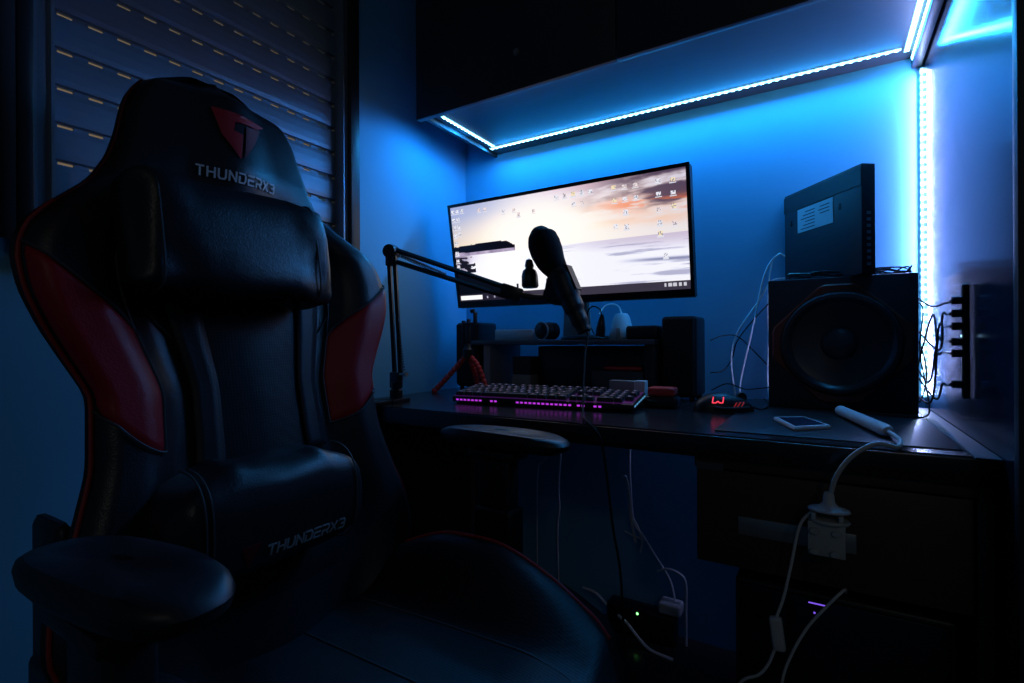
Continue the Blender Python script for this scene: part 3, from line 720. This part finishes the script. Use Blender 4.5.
b = tube(B(), [(-.018, .828, -.238), (-.034, .828, -.262), (-.045, .829, -.32), (-.055, .83, -.37), (-.064, .83, -.400)], .0021, 8); obj('cord', b, 'whitec', cl)
b = box(B(), -.0085, .0085, -.006, .006, -.024, .024, .004, 3, Matrix.Translation((-.063, .83, -.424)) @ Matrix.Rotation(-.12, 4, 'Y')); obj('inline_switch', b, 'whitep', cl)
b = tube(B(), [(-.066, .83, -.446), (-.075, .83, -.472), (-.088, .83, -.492), (-.115, .84, -.52), (-.14, .86, -.60), (-.15, .88, -.75), (-.13, .92, -.897)], .0021, 8); obj('cord', b, 'whitec', cl)
b = tube(B(), [(.022, .905, -.375), (.018, .85, -.350), (-.004, .84, -.376), (-.026, .84, -.41), (-.046, .84, -.455), (-.058, .84, -.498), (-.065, .85, -.58), (-.06, .88, -.75), (-.05, .92, -.897)], .002, 8); o = obj('cable', b, 'whitec'); tag(o, 'white cable coming out below the drawer and hanging to the floor', 'cable')

# ------------------------------------------------------------------ computer tower under the drawer
pc = thing('computer_tower', 'black computer tower in the shade below the drawer', 'computer', (.01, 1.1, -.9))
b = box(B(), -.130, .150, .905, 1.30, -.895, -.385, .006, 3); obj('case', b, 'black', pc)
b = box(B(), -.122, .142, .897, .906, -.885, -.392, .003, 2); fp = obj('front_panel', b, 'blackg', pc)
b = box(B(), -.026, -.004, .8955, .8975, -.3985, -.397, 0, 1); obj('power_light', b, 'violet', fp)
b = B(); lathe(b, [(0, .001), (.0015, .001), (.0015, 0)], (-.018, .897, -.412), (0, -1, 0), 8); obj('drive_light', b, 'violet', fp)
for x in (-.11, .12):
    for y in (.93, 1.26): obj('foot', lathe(B(), [(0, -.006), (.012, -.006), (.012, .002), (0, .002)], (x, y, -.894), (0, 0, 1), 12), 'rub', pc)
# ------------------------------------------------------------------ under-desk power strip with white cables
FS = -.82
FL = -.035
w = thing('extension_socket', 'black extension socket with a green light on the low shelf', 'power strip', (-.47, 1.40, FS))
b = box(B(), -.54, -.35, 1.385, 1.435, FS, FS+.078, .006, 3); obj('socket_body', b, 'black', w)
b = B(); lathe(b, [(0, .0015), (.0032, .001), (.0035, 0)], (-.450, 1.3845, FS+.066), (0, -1, 0), 12); obj('indicator_light', b, 'green', w)
w = thing('plug_adapter', 'white adapter with its cord plugged in under the desk', 'adapter', (-.37, 1.41, FS+.065))
b = box(B(), -.395, -.335, 1.39, 1.435, FS+.079, FS+.112, .008, 3); obj('adapter_body', b, 'whitep', w)
b = tube(B(), [(-.40, 1.41, -.635), (-.37, 1.41, -.622), (-.335, 1.41, -.632), (-.325, 1.41, -.655), (-.325, 1.41, -.72), (-.325, 1.41, FS+.002)], .0035, 8); obj('cord', b, 'whitec', w)
for pts, r, c, l in (
    ([(-.482, 1.455, -.13), (-.483, 1.426, -.33), (-.479, 1.426, -.45), (-.470, 1.424, -.52), (-.445, 1.424, -.55), (-.41, 1.424, -.60), (-.37, 1.42, -.655), (-.355, 1.415, FS+.114)], .0022, 'whitec', 'white cable dropping from the desk to the socket underneath'),
    ([(-.507, 1.426, -.395), (-.497, 1.428, -.392), (-.490, 1.428, -.42), (-.483, 1.428, -.50), (-.468, 1.426, -.575)], .003, 'whitec', 'short white cable end bent beside the hanging white cable'),
    ([(-.474, 1.425, -.505), (-.458, 1.426, -.535), (-.448, 1.426, -.57), (-.455, 1.426, -.60)], .0022, 'whitec', 'small white loop knotted on the hanging cable under the desk'),
    ([(-.500, 1.426, -.548), (-.475, 1.426, -.556), (-.455, 1.426, -.56), (-.44, 1.426, -.565)], .0018, 'whitec', 'thin white tie crossing the hanging cable under the desk'),
    ([(-.703, 1.455, -.13), (-.703, 1.426, -.34), (-.710, 1.426, -.45), (-.708, 1.426, -.52), (-.715, 1.426, -.60), (-.71, 1.428, FS+.003)], .002, 'whitec', 'pale cable hanging down the wall seen below the armrest'),
    ([(-.735, 1.455, -.13), (-.74, 1.426, -.33), (-.765, 1.426, -.38), (-.785, 1.426, -.43), (-.79, 1.428, FS+.003)], .0015, 'whitec', 'thin pale cable slanting down the wall left of the other'),
    ([(-.62, 1.40, FS+.09), (-.58, 1.40, FS+.085), (-.545, 1.40, FS+.06)], .003, 'whitec', 'short white lead entering the left end of the extension socket'),
    ([(-.50, 1.37, FS+.055), (-.47, 1.36, FS+.045), (-.44, 1.355, FS+.02), (-.40, 1.34, FS+.004), (-.34, 1.33, FS+.003)], .003, 'whitec', 'white lead lying in front of the extension socket')):
    tag(obj('cable', tube(B(), pts, r*1.35, 7), c), l, 'cable')

# ------------------------------------------------------------------ mini tripod in front of the left speaker
w = thing('mini_tripod', 'small flexible tripod with red legs before the left speaker', 'tripod', (-.90, 1.20, DZ))
hub = Vector((-.893, 1.205, -.035))
for k, (e, mid) in enumerate((((-.985, 1.165, DZ+.006), (-.94, 1.185, -.092)), ((-.833, 1.215, DZ+.006), (-.858, 1.21, -.075)), ((-.900, 1.270, DZ+.006), (-.895, 1.24, -.09)))):
    b = B(); pts = smooth_pts([hub, mid, e], 5)
    for i, p in enumerate(pts[1:]):
        b2 = B(); bmesh.ops.create_icosphere(b2, subdivisions=2, radius=.0088 if i < len(pts)-2 else .0095, matrix=Matrix.Translation(p)); merge(b, b2)
    tube(b, pts, .0068, 10, 1); obj('leg', b, 'redp' if k < 2 else 'redp', w)
b = B(); lathe(b, [(0, -.012), (.013, -.012), (.015, -.004), (.015, .012), (.010, .018), (.008, .03), (0, .03)], hub, (0, 0, 1), 20); obj('hub', b, 'black', w)
b = box(B(), -.911, -.903, 1.198, 1.212, -.01, .062, .002); box(b, -.893, -.886, 1.198, 1.212, -.01, .066, .002); box(b, -.911, -.866, 1.199, 1.211, .048, .056, .002); box(b, -.870, -.862, 1.199, 1.211, .05, .085, .002)
obj('phone_clamp', b, 'black', w)
b = B(); lathe(b, [(0, 0), (.006, 0), (.006, .01), (0, .01)], (-.872, 1.192, .088), (1, .2, .1), 12); obj('clamp_knob', b, 'black', w)

# ------------------------------------------------------------------ microphone boom arm
ba = thing('microphone_stand', 'black folding boom stand clamped to the left desk edge', 'stand', (-.918, .93, DZ))
b = box(B(), -.945, -.895, .905, .965, DZ, DZ+.010, .002); box(b, -.940, -.900, DF-.013, .965, DZ-.06, DZ-.052, .002); box(b, -.940, -.900, DF-.013, DF-.004, DZ-.058, DZ+.008, .002); box(b, -.940, -.900, DF-.010, .92, DZ+.001, DZ+.009, .002)
lathe(b, [(0, -.07), (.012, -.07), (.012, -.066), (.004, -.064), (.004, -.04), (.01, -.039), (0, -.039)], (-.92, .90, DZ), (0, 0, 1), 16); obj('desk_clamp', b, 'metalb', ba)
b = B(); lathe(b, [(0, .008), (.016, .008), (.016, .03), (.012, .034), (.012, .05), (0, .05)], (-.918, .938, DZ), (0, 0, 1), 20); box(b, -.934, -.902, .930, .946, DZ+.035, DZ+.075, .003); obj('base_pivot', b, 'metalb', ba)
J0 = Vector((-.912, .938, DZ+.060)); J1 = Vector((-.948, .955, .225))
def bar(b, a, c, r=.0045):
    r = .0062
    tube(b, [a, c], r, 4, 1)
for off in (Vector((-.010, 0, 0)), Vector((.010, 0, -.004))):
    b = B(); bar(b, J0+off, J1+off, .0052); obj('lower_bar', b, 'metalb', ba)
def spring(name, a, c, r, turns, wr, par):
    a, c = Vector(a), Vector(c); d = (c-a); L = d.length; R = rot_to(d)
    pts = [a + (R @ Vector((math.cos(2*math.pi*turns*t/(turns*10))*r, math.sin(2*math.pi*turns*t/(turns*10))*r, L*t/(turns*10)))) for t in range(turns*10+1)]
    return obj(name, tube(B(), pts, wr, 5, 1), 'steel' if False else 'metalb', par)
def lin(a, c, t): return a+(c-a)*t
spring('tension_spring', lin(J0, J1, .04)+Vector((.026, -.004, .0)), lin(J0, J1, .50)+Vector((.012, -.004, 0)), .0035, 22, .0009, ba)
b = B(); lathe(b, [(0, -.020), (.003, -.020), (.003, .018), (.006, .018), (.006, .024), (0, .024)], (-.900, .934, DZ+.070), (1, -.1, .05), 10); obj('lower_wing_screw', b, 'steel', ba)
b = B(); lathe(b, [(0, -.016), (.017, -.016), (.018, -.012), (.018, .012), (.017, .016), (0, .016)], J1+Vector((0, 0, .006)), (.25, -1, 0), 24); box(b, -.962, -.936, .945, .965, .195, .222, .003); obj('elbow_joint', b, 'metalb', ba)
J2 = Vector((-.652, 1.045, .118))
for off, nm in ((Vector((.012, 0, .010)), 'upper_bar'), (Vector((0, 0, -.016)), 'upper_bar')):
    b = B(); bar(b, J1+off+Vector((.0, 0, 0)), J2+off*.7, .0052); obj('upper_bar', b, 'metalb', ba)
spring('tension_spring', J1+Vector((.02, .008, -.003)), lin(J1, J2, .48)+Vector((0, 0, -.008)), .0045, 30, .0011, ba)
b = B(); box(b, -.026, .026, -.008, .008, -.016, .016, .003, 2, Matrix.Translation(J2+Vector((.006, .003, 0))) @ Matrix.Rotation(.35, 4, 'Z') @ Matrix.Rotation(.33, 4, 'Y'))
tube(b, [J2+Vector((.02, .008, -.004)), J2+Vector((.05, .022, -.012)), J2+Vector((.082, .034, -.014))], .007, 10); obj('end_bracket', b, 'metalb', ba)
# clamp knob of the holder
b = B(); lathe(b, [(0, 0), (.021, 0), (.024, .004), (.023, .028), (.019, .040), (.011, .046), (.013, .052), (.009, .066), (0, .070)], (-.602, 1.062, .128), (-.04, 0, 1), 9, 1, .8); obj('holder_knob', b, 'black', ba)
b = B(); lathe(b, [(0, 0), (.0025, 0), (.0025, .03), (0, .03)], (-.628, 1.05, .108), (0, -.1, 1), 8); obj('wing_bolt', b, 'steel', ba)
# microphone
mc = thing('microphone', 'black microphone with foam windscreen on the boom arm', 'microphone', (-.52, 1.08, .02))
ax0 = Vector((-.460, 1.085, .018)); ax1 = Vector((-.596, 1.075, .275))
MX = (ax1-ax0).normalized()
b = B()
prof_c = [(-.470, .022, .0165), (-.486, .055, .0200), (-.500, .085, .0245), (-.514, .115, .0280), (-.524, .140, .0290), (-.536, .165, .0270)]
tube(b, [(x, 1.08, z) for x, z, r in prof_c], [r for x, z, r in prof_c], 24, 5); obj('microphone_body', b, 'black', mc)
b = B()
pf = [(-.528, .150, .021), (-.541, .168, .0275), (-.556, .190, .0345), (-.566, .212, .0385), (-.574, .234, .0385), (-.578, .252, .034), (-.580, .264, .025), (-.5795, .272, .014), (-.579, .276, .004)]
sp = smooth_pts([(x, 1.08, z) for x, z, r in pf], 4); rr = []
for i in range(len(sp)):
    t = i/4; k = min(int(t), len(pf)-2); rr.append(lerp(pf[k][2], pf[k+1][2], t-k))
tube(b, sp, rr, 28, 1); obj('foam_windscreen', b, 'foam', mc)
b = B(); prism(b, [(-.530, .176), (-.514, .176), (-.489, .120), (-.497, .112)], lambda u, v, h: (u+.006, 1.066+h, v), .028); obj('side_clip', b, 'black', mc)
b = B(); prism(b, [(-.562, .150), (-.535, .150), (-.505, .080), (-.545, .085), (-.566, .098), (-.572, .112), (-.560, .125)], lambda u, v, h: (u, 1.064+h, v), .030); bmesh.ops.bevel(b, geom=b.edges[:], offset=.003, segments=2, affect='EDGES'); obj('mount_wedge', b, 'black', mc)
b = tube(B(), [(-.470, 1.08, .030), (-.462, 1.08, .010), (-.452, 1.09, -.02), (-.440, 1.10, -.06), (-.43, 1.10, -.10)], .003, 8)
b.free()
b = tube(B(), [(-.468, 1.08, .026), (-.460, 1.075, .010), (-.452, 1.04, -.03), (-.430, .98, -.10), (-.405, .92, DZ+.006), (-.38, .875, DZ+.004), (-.345, .852, -.165), (-.335, .85, -.20), (-.328, .85, -.25), (-.318, .85, -.33), (-.305, .85, -.41), (-.30, .86, -.60), (-.30, .90, -.80), (-.30, 1.0, -.897)], .0022, 8); obj('cable', b, 'blackc', mc)

# ------------------------------------------------------------------ gaming chair (faces +x, towards the right; its back stands near the window)
CY = .457
ch = thing('gaming_chair', 'black and red racing-style gaming chair in the left foreground', 'chair', (-.50, CY, -.9))
WT = [(-.44, .205), (-.38, .245), (-.33, .268), (-.28, .264), (-.22, .240), (-.145, .218), (-.06, .212), (-.02, .232), (.02, .252), (.06, .267), (.10, .272), (.135, .262), (.16, .240), (.185, .212), (.215, .180), (.25, .158), (.29, .144), (.32, .137), (.35, .128), (.38, .110), (.402, .084), (.415, .055), (.420, .018)]
def wz(z): return interps(WT, z)
def topround(z): return sstep(.42, .355, z)
def fx(s, z):
    a = abs(s); base = -.748-.2*z
    Bo = .046*(1-sstep(.15, .24, z))*(.75+.25*sstep(-.05, .08, z))
    bol = Bo*sstep(.50, .78, a)*(1-.0*a)
    cush = .014*math.cos(min(1, a/.5)*math.pi/2)**2
    hd = .022*sstep(.20, .28, z)*(1-a*a)
    edge = -.030*sstep(.90, 1.0, a)**1.3
    tr = -.05*(1-sstep(0, .045, .420-z))
    return base+bol+cush+hd+edge+tr-.0
def bk(s, z): # back side
    a = abs(s); return -.748-.2*z-.085+.035*sstep(.6, 1, a)+.03*(1-sstep(0, .05, .420-z))
SI = {-1: .66, 1: .55}
def fpt(s, z, lift=0):
    # point on the front surface, pushed out along its normal
    p = Vector((fx(s, z), CY+s*wz(z), z))
    if lift:
        e = .004
        du = Vector((fx(s+e, z), CY+(s+e)*wz(z), z))-Vector((fx(s-e, z), CY+(s-e)*wz(z), z))
        dv = Vector((fx(s, z+e), CY+s*wz(z+e), z+e))-Vector((fx(s, z-e), CY+s*wz(z-e), z-e))
        n = du.cross(dv); 
        if n.x < 0: n = -n
        p += n.normalized()*lift
    return p
NS, NZ = 48, 90
zs = [-.46+(.420+.46)*(1-(1-j/(NZ-1))**1.25) for j in range(NZ)]
b = B()
def shell(i, j):
    z = zs[j]
    if i < NS: s = -1+2*i/(NS-1); return (fx(s, z), CY+s*wz(z), z)
    s = 1-2*(i-NS+.5)/NS; return (bk(s, z), CY+s*wz(z)*(.84+.12*sstep(.2, .3, z)), z)
V = grid(b, 2*NS, NZ, shell, wrapu=True)
b.faces.new([V[i][0] for i in range(2*NS)]); b.faces.new([V[i][-1] for i in range(2*NS)][::-1])
back = obj('backrest', b, 'chairblk', ch, ang=70)
# recessed centre panel seen between the straps: glossier insert
def patch(name, m, f, nu=20, nv=24, parent=back, lift=.003):
    b = B(); V = grid(b, nu, nv, lambda i, j: fpt(*f(i/(nu-1), j/(nv-1)), lift if 0 < i < nu-1 and 0 < j < nv-1 else -.001)); return obj(name, b, m, parent, ang=180)
patch('centre_panel', 'chairperf', lambda a, c: (lerp(-.42, .42, a), lerp(-.36, .18, c)), 24, 30)
for sg in (-1, 1):
    patch('red_panel', 'chairred', lambda a, c: (sg*lerp(SI[sg], .968, a), lerp(lerp(-.135, -.078, a**1.6), lerp(.010, .112, a**.75), c)), 22, 26)
    b = tube(B(), [fpt(sg*.975, lerp(-.40, .165, i/40), .002) for i in range(41)], .0026, 8, 1); obj('red_piping', b, 'redpipe', back)
    b = tube(B(), [fpt(sg*.975, lerp(.165, .385, i/30), .001) for i in range(31)], .0018, 8, 1); obj('dark_piping', b, 'logoD', back)
    b = tube(B(), [fpt(sg*lerp(SI[sg], .968, t/20), lerp(.010, .112, (t/20)**.75), .003) for t in range(21)], .0017, 6, 1)
    tube(b, [fpt(sg*lerp(SI[sg], .968, t/20), lerp(-.135, -.078, (t/20)**1.6), .003) for t in range(21)], .0017, 6, 1)
    tube(b, [fpt(sg*SI[sg], lerp(-.135, .012, t/20), .003) for t in range(21)], .0014, 6, 1)
    tube(b, [fpt(sg*SI[sg], lerp(.010, .20, t/20), .002) for t in range(21)], .0016, 6, 1)
    tube(b, [fpt(sg*lerp(.55, .42, t/10), lerp(.045, -.01, t/10), .003) for t in range(11)], .0012, 6, 1)
    obj('seam', b, 'stitch', back)
    # rim of the belt opening beside the headrest
    b = B(); pts = [fpt(sg*(.60+.11*math.cos(a)+.04*math.sin(a)), .205+.030*math.sin(a), .002) for a in [2*math.pi*k/28 for k in range(29)]]
    tube(b, pts, .004, 8, 1); obj('belt_opening', b, 'blackg', back)
    # straps
    b = B()
    grid(b, 4, 30, lambda i, j: fpt(sg*.37+(i-1.5)*.055, lerp(-.17, .19, j/29), .0055)); o = obj('strap', b, 'chairmat', ch); md = o.modifiers.new('s', 'SOLIDIFY'); md.thickness = .003
# emblem and lettering on the headrest
def head_f(u, v, l):   # u along +y (read from the front), v along z
    z = v; s = (u-CY)/wz(z); return fpt(s, z, .0015+l)
b = lettering(B(), 'THUNDERX3', head_f, .395, .247, .121, .0135, gap=.52); obj('lettering', b, 'logoW', back, smooth=False)
def emb(poly, m, nm):
    b = B(); bm_ = B(); vs = [bm_.verts.new((u, v, 0)) for u, v in poly]; f = bm_.faces.new(vs)
    bmesh.ops.triangulate(bm_, faces=[f]); 
    for _ in range(2): bmesh.ops.subdivide_edges(bm_, edges=bm_.edges[:], cuts=1, use_grid_fill=True)
    for v in bm_.verts: v.co = head_f(v.co.x, v.co.y, .0012)
    merge(b, bm_); return obj(nm, b, m, back, smooth=False)
def e2(x, y): return (lerp(.422, .512, (x-310)/280)-.016*(y-65)/320, lerp(.2790, .366, (385-y-(x-310)*.30)/320+.27 if False else (395-(y-(x-455)*.22))/330))
emb([e2(*p) for p in ((310, 65), (590, 135), (545, 162), (415, 148), (412, 205), (458, 225), (458, 385), (365, 235))], 'logoR', 'emblem')
emb([e2(*p) for p in ((472, 168), (562, 165), (528, 270), (475, 378))], 'logoD', 'emblem')

def superbox(b, c, R, h, e=(.45, .45), pinch=0., nu=40, nv=20, mod=None):
    """superellipsoid cushion; h half sizes; R rotation."""
    def sp(v, p): return math.copysign(abs(v)**p, v)
    def f(i, j):
        a = 2*math.pi*i/nu; t = -math.pi/2+math.pi*j/(nv-1)
        x = sp(math.cos(t), e[0])*sp(math.cos(a), e[1]); y = sp(math.cos(t), e[0])*sp(math.sin(a), e[1]); z = sp(math.sin(t), e[0])
        p = Vector((x*h[0], y*h[1], z*h[2]))
        if mod: p = mod(p, x, y, z)
        return Vector(c)+R @ p
    V = grid(b, nu, nv, f, wrapu=True); bmesh.ops.remove_doubles(b, verts=b.verts, dist=1e-5); return b
# headrest pillow: long along y, dog-eared corners
RP = Matrix.Rotation(math.radians(-10), 3, 'Y')
def pmod(p, x, y, z):
    k = sstep(.80, 1, abs(y)); c = sstep(.55, 1, abs(z)*abs(y))
    p.x *= 1-.45*k; p.y *= 1+.14*c-.05*(1-abs(z))*k; p.z *= 1+.16*c-.04*(1-abs(y))
    p.x += .004*math.sin(9*y+3*z); p.z += .003*math.sin(7*y); return p
PC = (-.715, .416, .135)
b = superbox(B(), PC, RP, (.045, .148, .079), (.42, .36), nu=64, nv=40, mod=pmod); pl = obj('head_pillow', b, 'chairblk', ch, ang=180)
for yy in (-.116, .102):
    b = B(); pts = []
    for k in range(33):
        t = -math.pi/2+math.pi*k/32; z = math.copysign(abs(math.sin(t))**.42, math.sin(t)); x = abs(math.cos(t))**.42
        pts.append(Vector(PC)+RP @ Vector((x*.0447, yy, z*.0765)))
    tube(b, pts, .0017, 6, 1); obj('pillow_seam', b, 'stitch', pl)
# lumbar cushion with lettering and small emblem
def lmod(p, x, y, z):
    k = sstep(.82, 1, abs(y)); p.x *= 1-.22*k+.02*math.sin(14*z)*k; p.z *= 1-.10*k+.03*math.sin(6*x+2)*k
    p.z += .006*(math.exp(-((y+.45)/.10)**2)+math.exp(-((y-.42)/.10)**2))*(1 if z > .5 else 0); return p
LC = (-.655, .418, -.224)
b = superbox(B(), LC, Matrix.Identity(3), (.060, .140, .072), (.75, .28), nu=72, nv=44, mod=lmod)
# axis of the roll is y: re-shape so the end caps face +-y
lc = obj('lumbar_cushion', b, 'chairblk', ch, ang=180)
def lsurf(z):
    t = min(.999, abs(z-LC[2])/.072); c = (1-t**(1/.75*2))**.5 if False else math.cos(math.asin(min(1, t**(1/.75))))**.75
    return LC[0]+.060*c
def lum_f(u, v, l):
    return Vector((lsurf(v)+.002+l, u, v-.10*0))
b = lettering(B(), 'THUNDERX3', lum_f, .385, -.267, .118, .0135, gap=.40); obj('lettering', b, 'logoG', lc, smooth=False)
b = B(); prism(b, [(.350, -.245), (.376, -.245), (.363, -.277)], lambda u, v, h: lum_f(u, v, h), .0012); obj('emblem', b, 'logoD', lc, smooth=False)
for yy in (-.108, -.100, .108):
    b = B(); pts = []
    for k in range(33):
        t = -math.pi*.5+math.pi*k/32; z = LC[2]+.072*math.copysign(abs(math.sin(t))**.75, math.sin(t)); pts.append(Vector((LC[0]+.0605*abs(math.cos(t))**.75, LC[1]+yy, z)))
    tube(b, pts, .0013, 6, 1); obj('cushion_seam', b, 'stitch', lc)
# seat: dished centre with raised side wings
def seat_z(x, s):
    a = abs(s); f = (x+.735)/.50   # 0 back .. 1 front
    wing = (.085*sstep(.50, .82, a)-.035*sstep(.88, 1, a))*(1-sstep(.50, 1.02, f))*(.35+.65*sstep(.02, .40, f))
    return -.412-.006*math.cos(a*3)+wing-.018*sstep(.75, 1, f)-.006*(1-a*a)
def seat_w(x):
    f = (x+.735)/.50; return .235+.035*math.sin(min(1, max(0, f))*math.pi*.62)-.03*sstep(.88, 1, f)
b = B(); NX, NY = 44, 44
def seatf(i, j):
    t = j/(NX-1)
    x = -.735+.50*t
    if i < NY: s = -1+2*i/(NY-1); fr = sstep(.93, 1, t)*.03; return (x+.012*(1-s*s)*t, CY+s*seat_w(x), seat_z(x, s)-fr)
    s = 1-2*(i-NY+.5)/NY; return (x, CY+s*seat_w(x)*.96, -.505)
V = grid(b, 2*NY, NX, seatf, wrapu=True)
b.faces.new([V[i][0] for i in range(2*NY)]); b.faces.new([V[i][-1] for i in range(2*NY)][::-1])
bmesh.ops.recalc_face_normals(b, faces=b.faces)
seat = obj('seat', b, 'chairperf', ch, ang=75)
def spt(x, s, l=0): return Vector((x, CY+s*seat_w(x), seat_z(x, s)+l))
for sg in (-1, 1):
    b = tube(B(), [spt(lerp(-.70, -.262, i/40), sg*.90, .001) for i in range(41)], .0028, 8, 1); obj('red_piping', b, 'redpipe', seat)
    b = tube(B(), [spt(lerp(-.70, -.245, i/40), sg*.50, .0005) for i in range(41)], .0018, 6, 1)
    tube(b, [spt(lerp(-.70, -.245, i/40), sg*.50, .0005)+Vector((0, sg*.006, 0)) for i in range(41)], .001, 6, 1); obj('seam', b, 'stitch', seat)
b = tube(B(), [spt(lerp(-.70, -.245, i/40), .08, .0005) for i in range(41)], .0014, 6, 1); obj('seam', b, 'stitch', seat)
# armrests
def arm(cx, cy, rot, sg, HL):
    Z1 = -.160
    def pw(t): return .047*(1-abs(2*t-1)**3.2)**.5*(.82+.22*t)
    b = B(); N = 40; R = Matrix.Rotation(rot, 3, 'Z'); rings = []
    for lv, (k, z) in enumerate(((.55, -.030), (.86, -.028), (.97, -.021), (1, -.012), (.97, -.006), (.88, -.001), (.6, .001), (.2, -.001))):
        ring = []
        for i in range(N):
            a = 2*math.pi*i/N; ca, sa = math.cos(a), math.sin(a)
            x = math.copysign(abs(ca)**.75, ca)*HL*k; y = math.copysign(abs(sa)**.75, sa)*.040*k*(1+.16*ca)
            ring.append(b.verts.new(Vector((cx, cy, Z1+z-.004*(ca > 0)*ca*0+.006*(-(ca**2))*.8))+R @ Vector((x, y, 0))))
        rings.append(ring)
    for A, Q in zip(rings, rings[1:]):
        for i in range(N): j = (i+1) % N; b.faces.new((A[i], A[j], Q[j], Q[i]))
    b.faces.new(rings[0][::-1]); b.faces.new(rings[-1])
    ar = obj('armrest', b, 'rub' if False else 'black', ch)
    b = box(B(), cx-.055, cx+.045, cy-.028, cy+.028, Z1-.052, Z1-.036, .004); obj('pad_carrier', b, 'black', ar)
    b = box(B(), cx-.038, cx+.030, cy-.018, cy+.018, -.40, Z1-.050, .006, 3); obj('arm_post', b, 'black', ar)
    b = box(B(), cx-.045, cx+.037, cy-.024, cy+.024, -.53, -.30, .008, 3); y_in = CY+sg*.10
    box(b, cx-.035, cx+.030, min(cy-sg*.02, y_in), max(cy-sg*.02, y_in), -.535, -.508, .004); obj('arm_bracket', b, 'black', ar)
arm(-.455, .170, math.radians(7), -1, .108)
arm(-.510, .785, math.radians(-3), 1, .140)
# recline housings
for sg in (-1, 1):
    b = B(); y = CY+sg*.225; box(b, -.80, -.60, min(y, y+sg*.022), max(y, y+sg*.022), -.50, -.36, .012, 3); box(b, -.80, -.715, min(y, y+sg*.018), max(y, y+sg*.018), -.42, -.20, .012, 3); obj('recline_bracket', b, 'black', ch)
b = box(B(), -.60, -.36, CY-.10, CY+.10, -.55, -.505, .008); obj('seat_mechanism', b, 'metalb', ch)
b = B(); lathe(b, [(0, -.82), (.028, -.82), (.028, -.66), (.020, -.66), (.020, -.55), (0, -.55)], (-.50, CY, 0), (0, 0, 1), 24); obj('gas_lift', b, 'metalb', ch)
for k in range(5):
    a = 2*math.pi*k/5+.35; d = Vector((math.cos(a), math.sin(a), 0)); c0 = Vector((-.50, CY, -.80))
    b = tube(B(), [c0+d*.02, c0+d*.16+Vector((0, 0, -.005)), c0+d*.30+Vector((0, 0, -.022))], [.030, .026, .020, .018], 12, 4, rz=.7); lg = obj('base_leg', b, 'black', ch)
    e = c0+d*.285; n = Vector((-d.y, d.x, 0)); b = B()
    for s_ in (-1, 1): lathe(b, [(0, -.008), (.024, -.008), (.026, -.004), (.026, .004), (.024, .008), (0, .008)], Vector((e.x, e.y, -.874))+n*s_*.014, n, 20)
    lathe(b, [(0, 0), (.006, 0), (.006, .045), (0, .045)], Vector((e.x, e.y, -.872)), (0, 0, 1), 10); obj('caster', b, 'rub', lg)

ld = bpy.data.lights.new('dim_fill_light', 'POINT'); ld.energy = 3.2; ld.shadow_soft_size = .12; ld.color = (1, .90, .78)  # unseen fill light added behind the camera to bring out drawer, clip and cables
o = bpy.data.objects.new('dim_fill_light', ld); COL.objects.link(o); o.location = Vector((1.1, -1.7, 1.2))+UP
# ------------------------------------------------------------------ outside light behind the shutter, camera
wd = bpy.data.worlds.new('street_dusk'); C.world = wd; wd.use_nodes = True
wd.node_tree.nodes['Background'].inputs[0].default_value = (.15, .11, .07, 1); wd.node_tree.nodes['Background'].inputs[1].default_value = 1.0
cam = bpy.data.cameras.new('camera'); co = bpy.data.objects.new('camera', cam); COL.objects.link(co); C.camera = co
cam.sensor_width = 36; cam.lens = 18; cam.clip_start = .02
co.location = (0, 0, EYE)
co.rotation_euler = (Matrix.Rotation(math.radians(31.61), 4, 'Z') @ Matrix.Rotation(math.radians(90), 4, 'X') @ Matrix.Rotation(math.radians(-.3), 4, 'Z')).to_euler()
vs = C.view_settings; vs.view_transform = 'Standard'; vs.look = 'None'; vs.exposure = 0; vs.gamma = 1; vs.use_curve_mapping = False
C.cycles.use_denoising = True; C.cycles.max_bounces = 8; C.cycles.diffuse_bounces = 5; C.cycles.sample_clamp_indirect = 4
print('keys', nk)
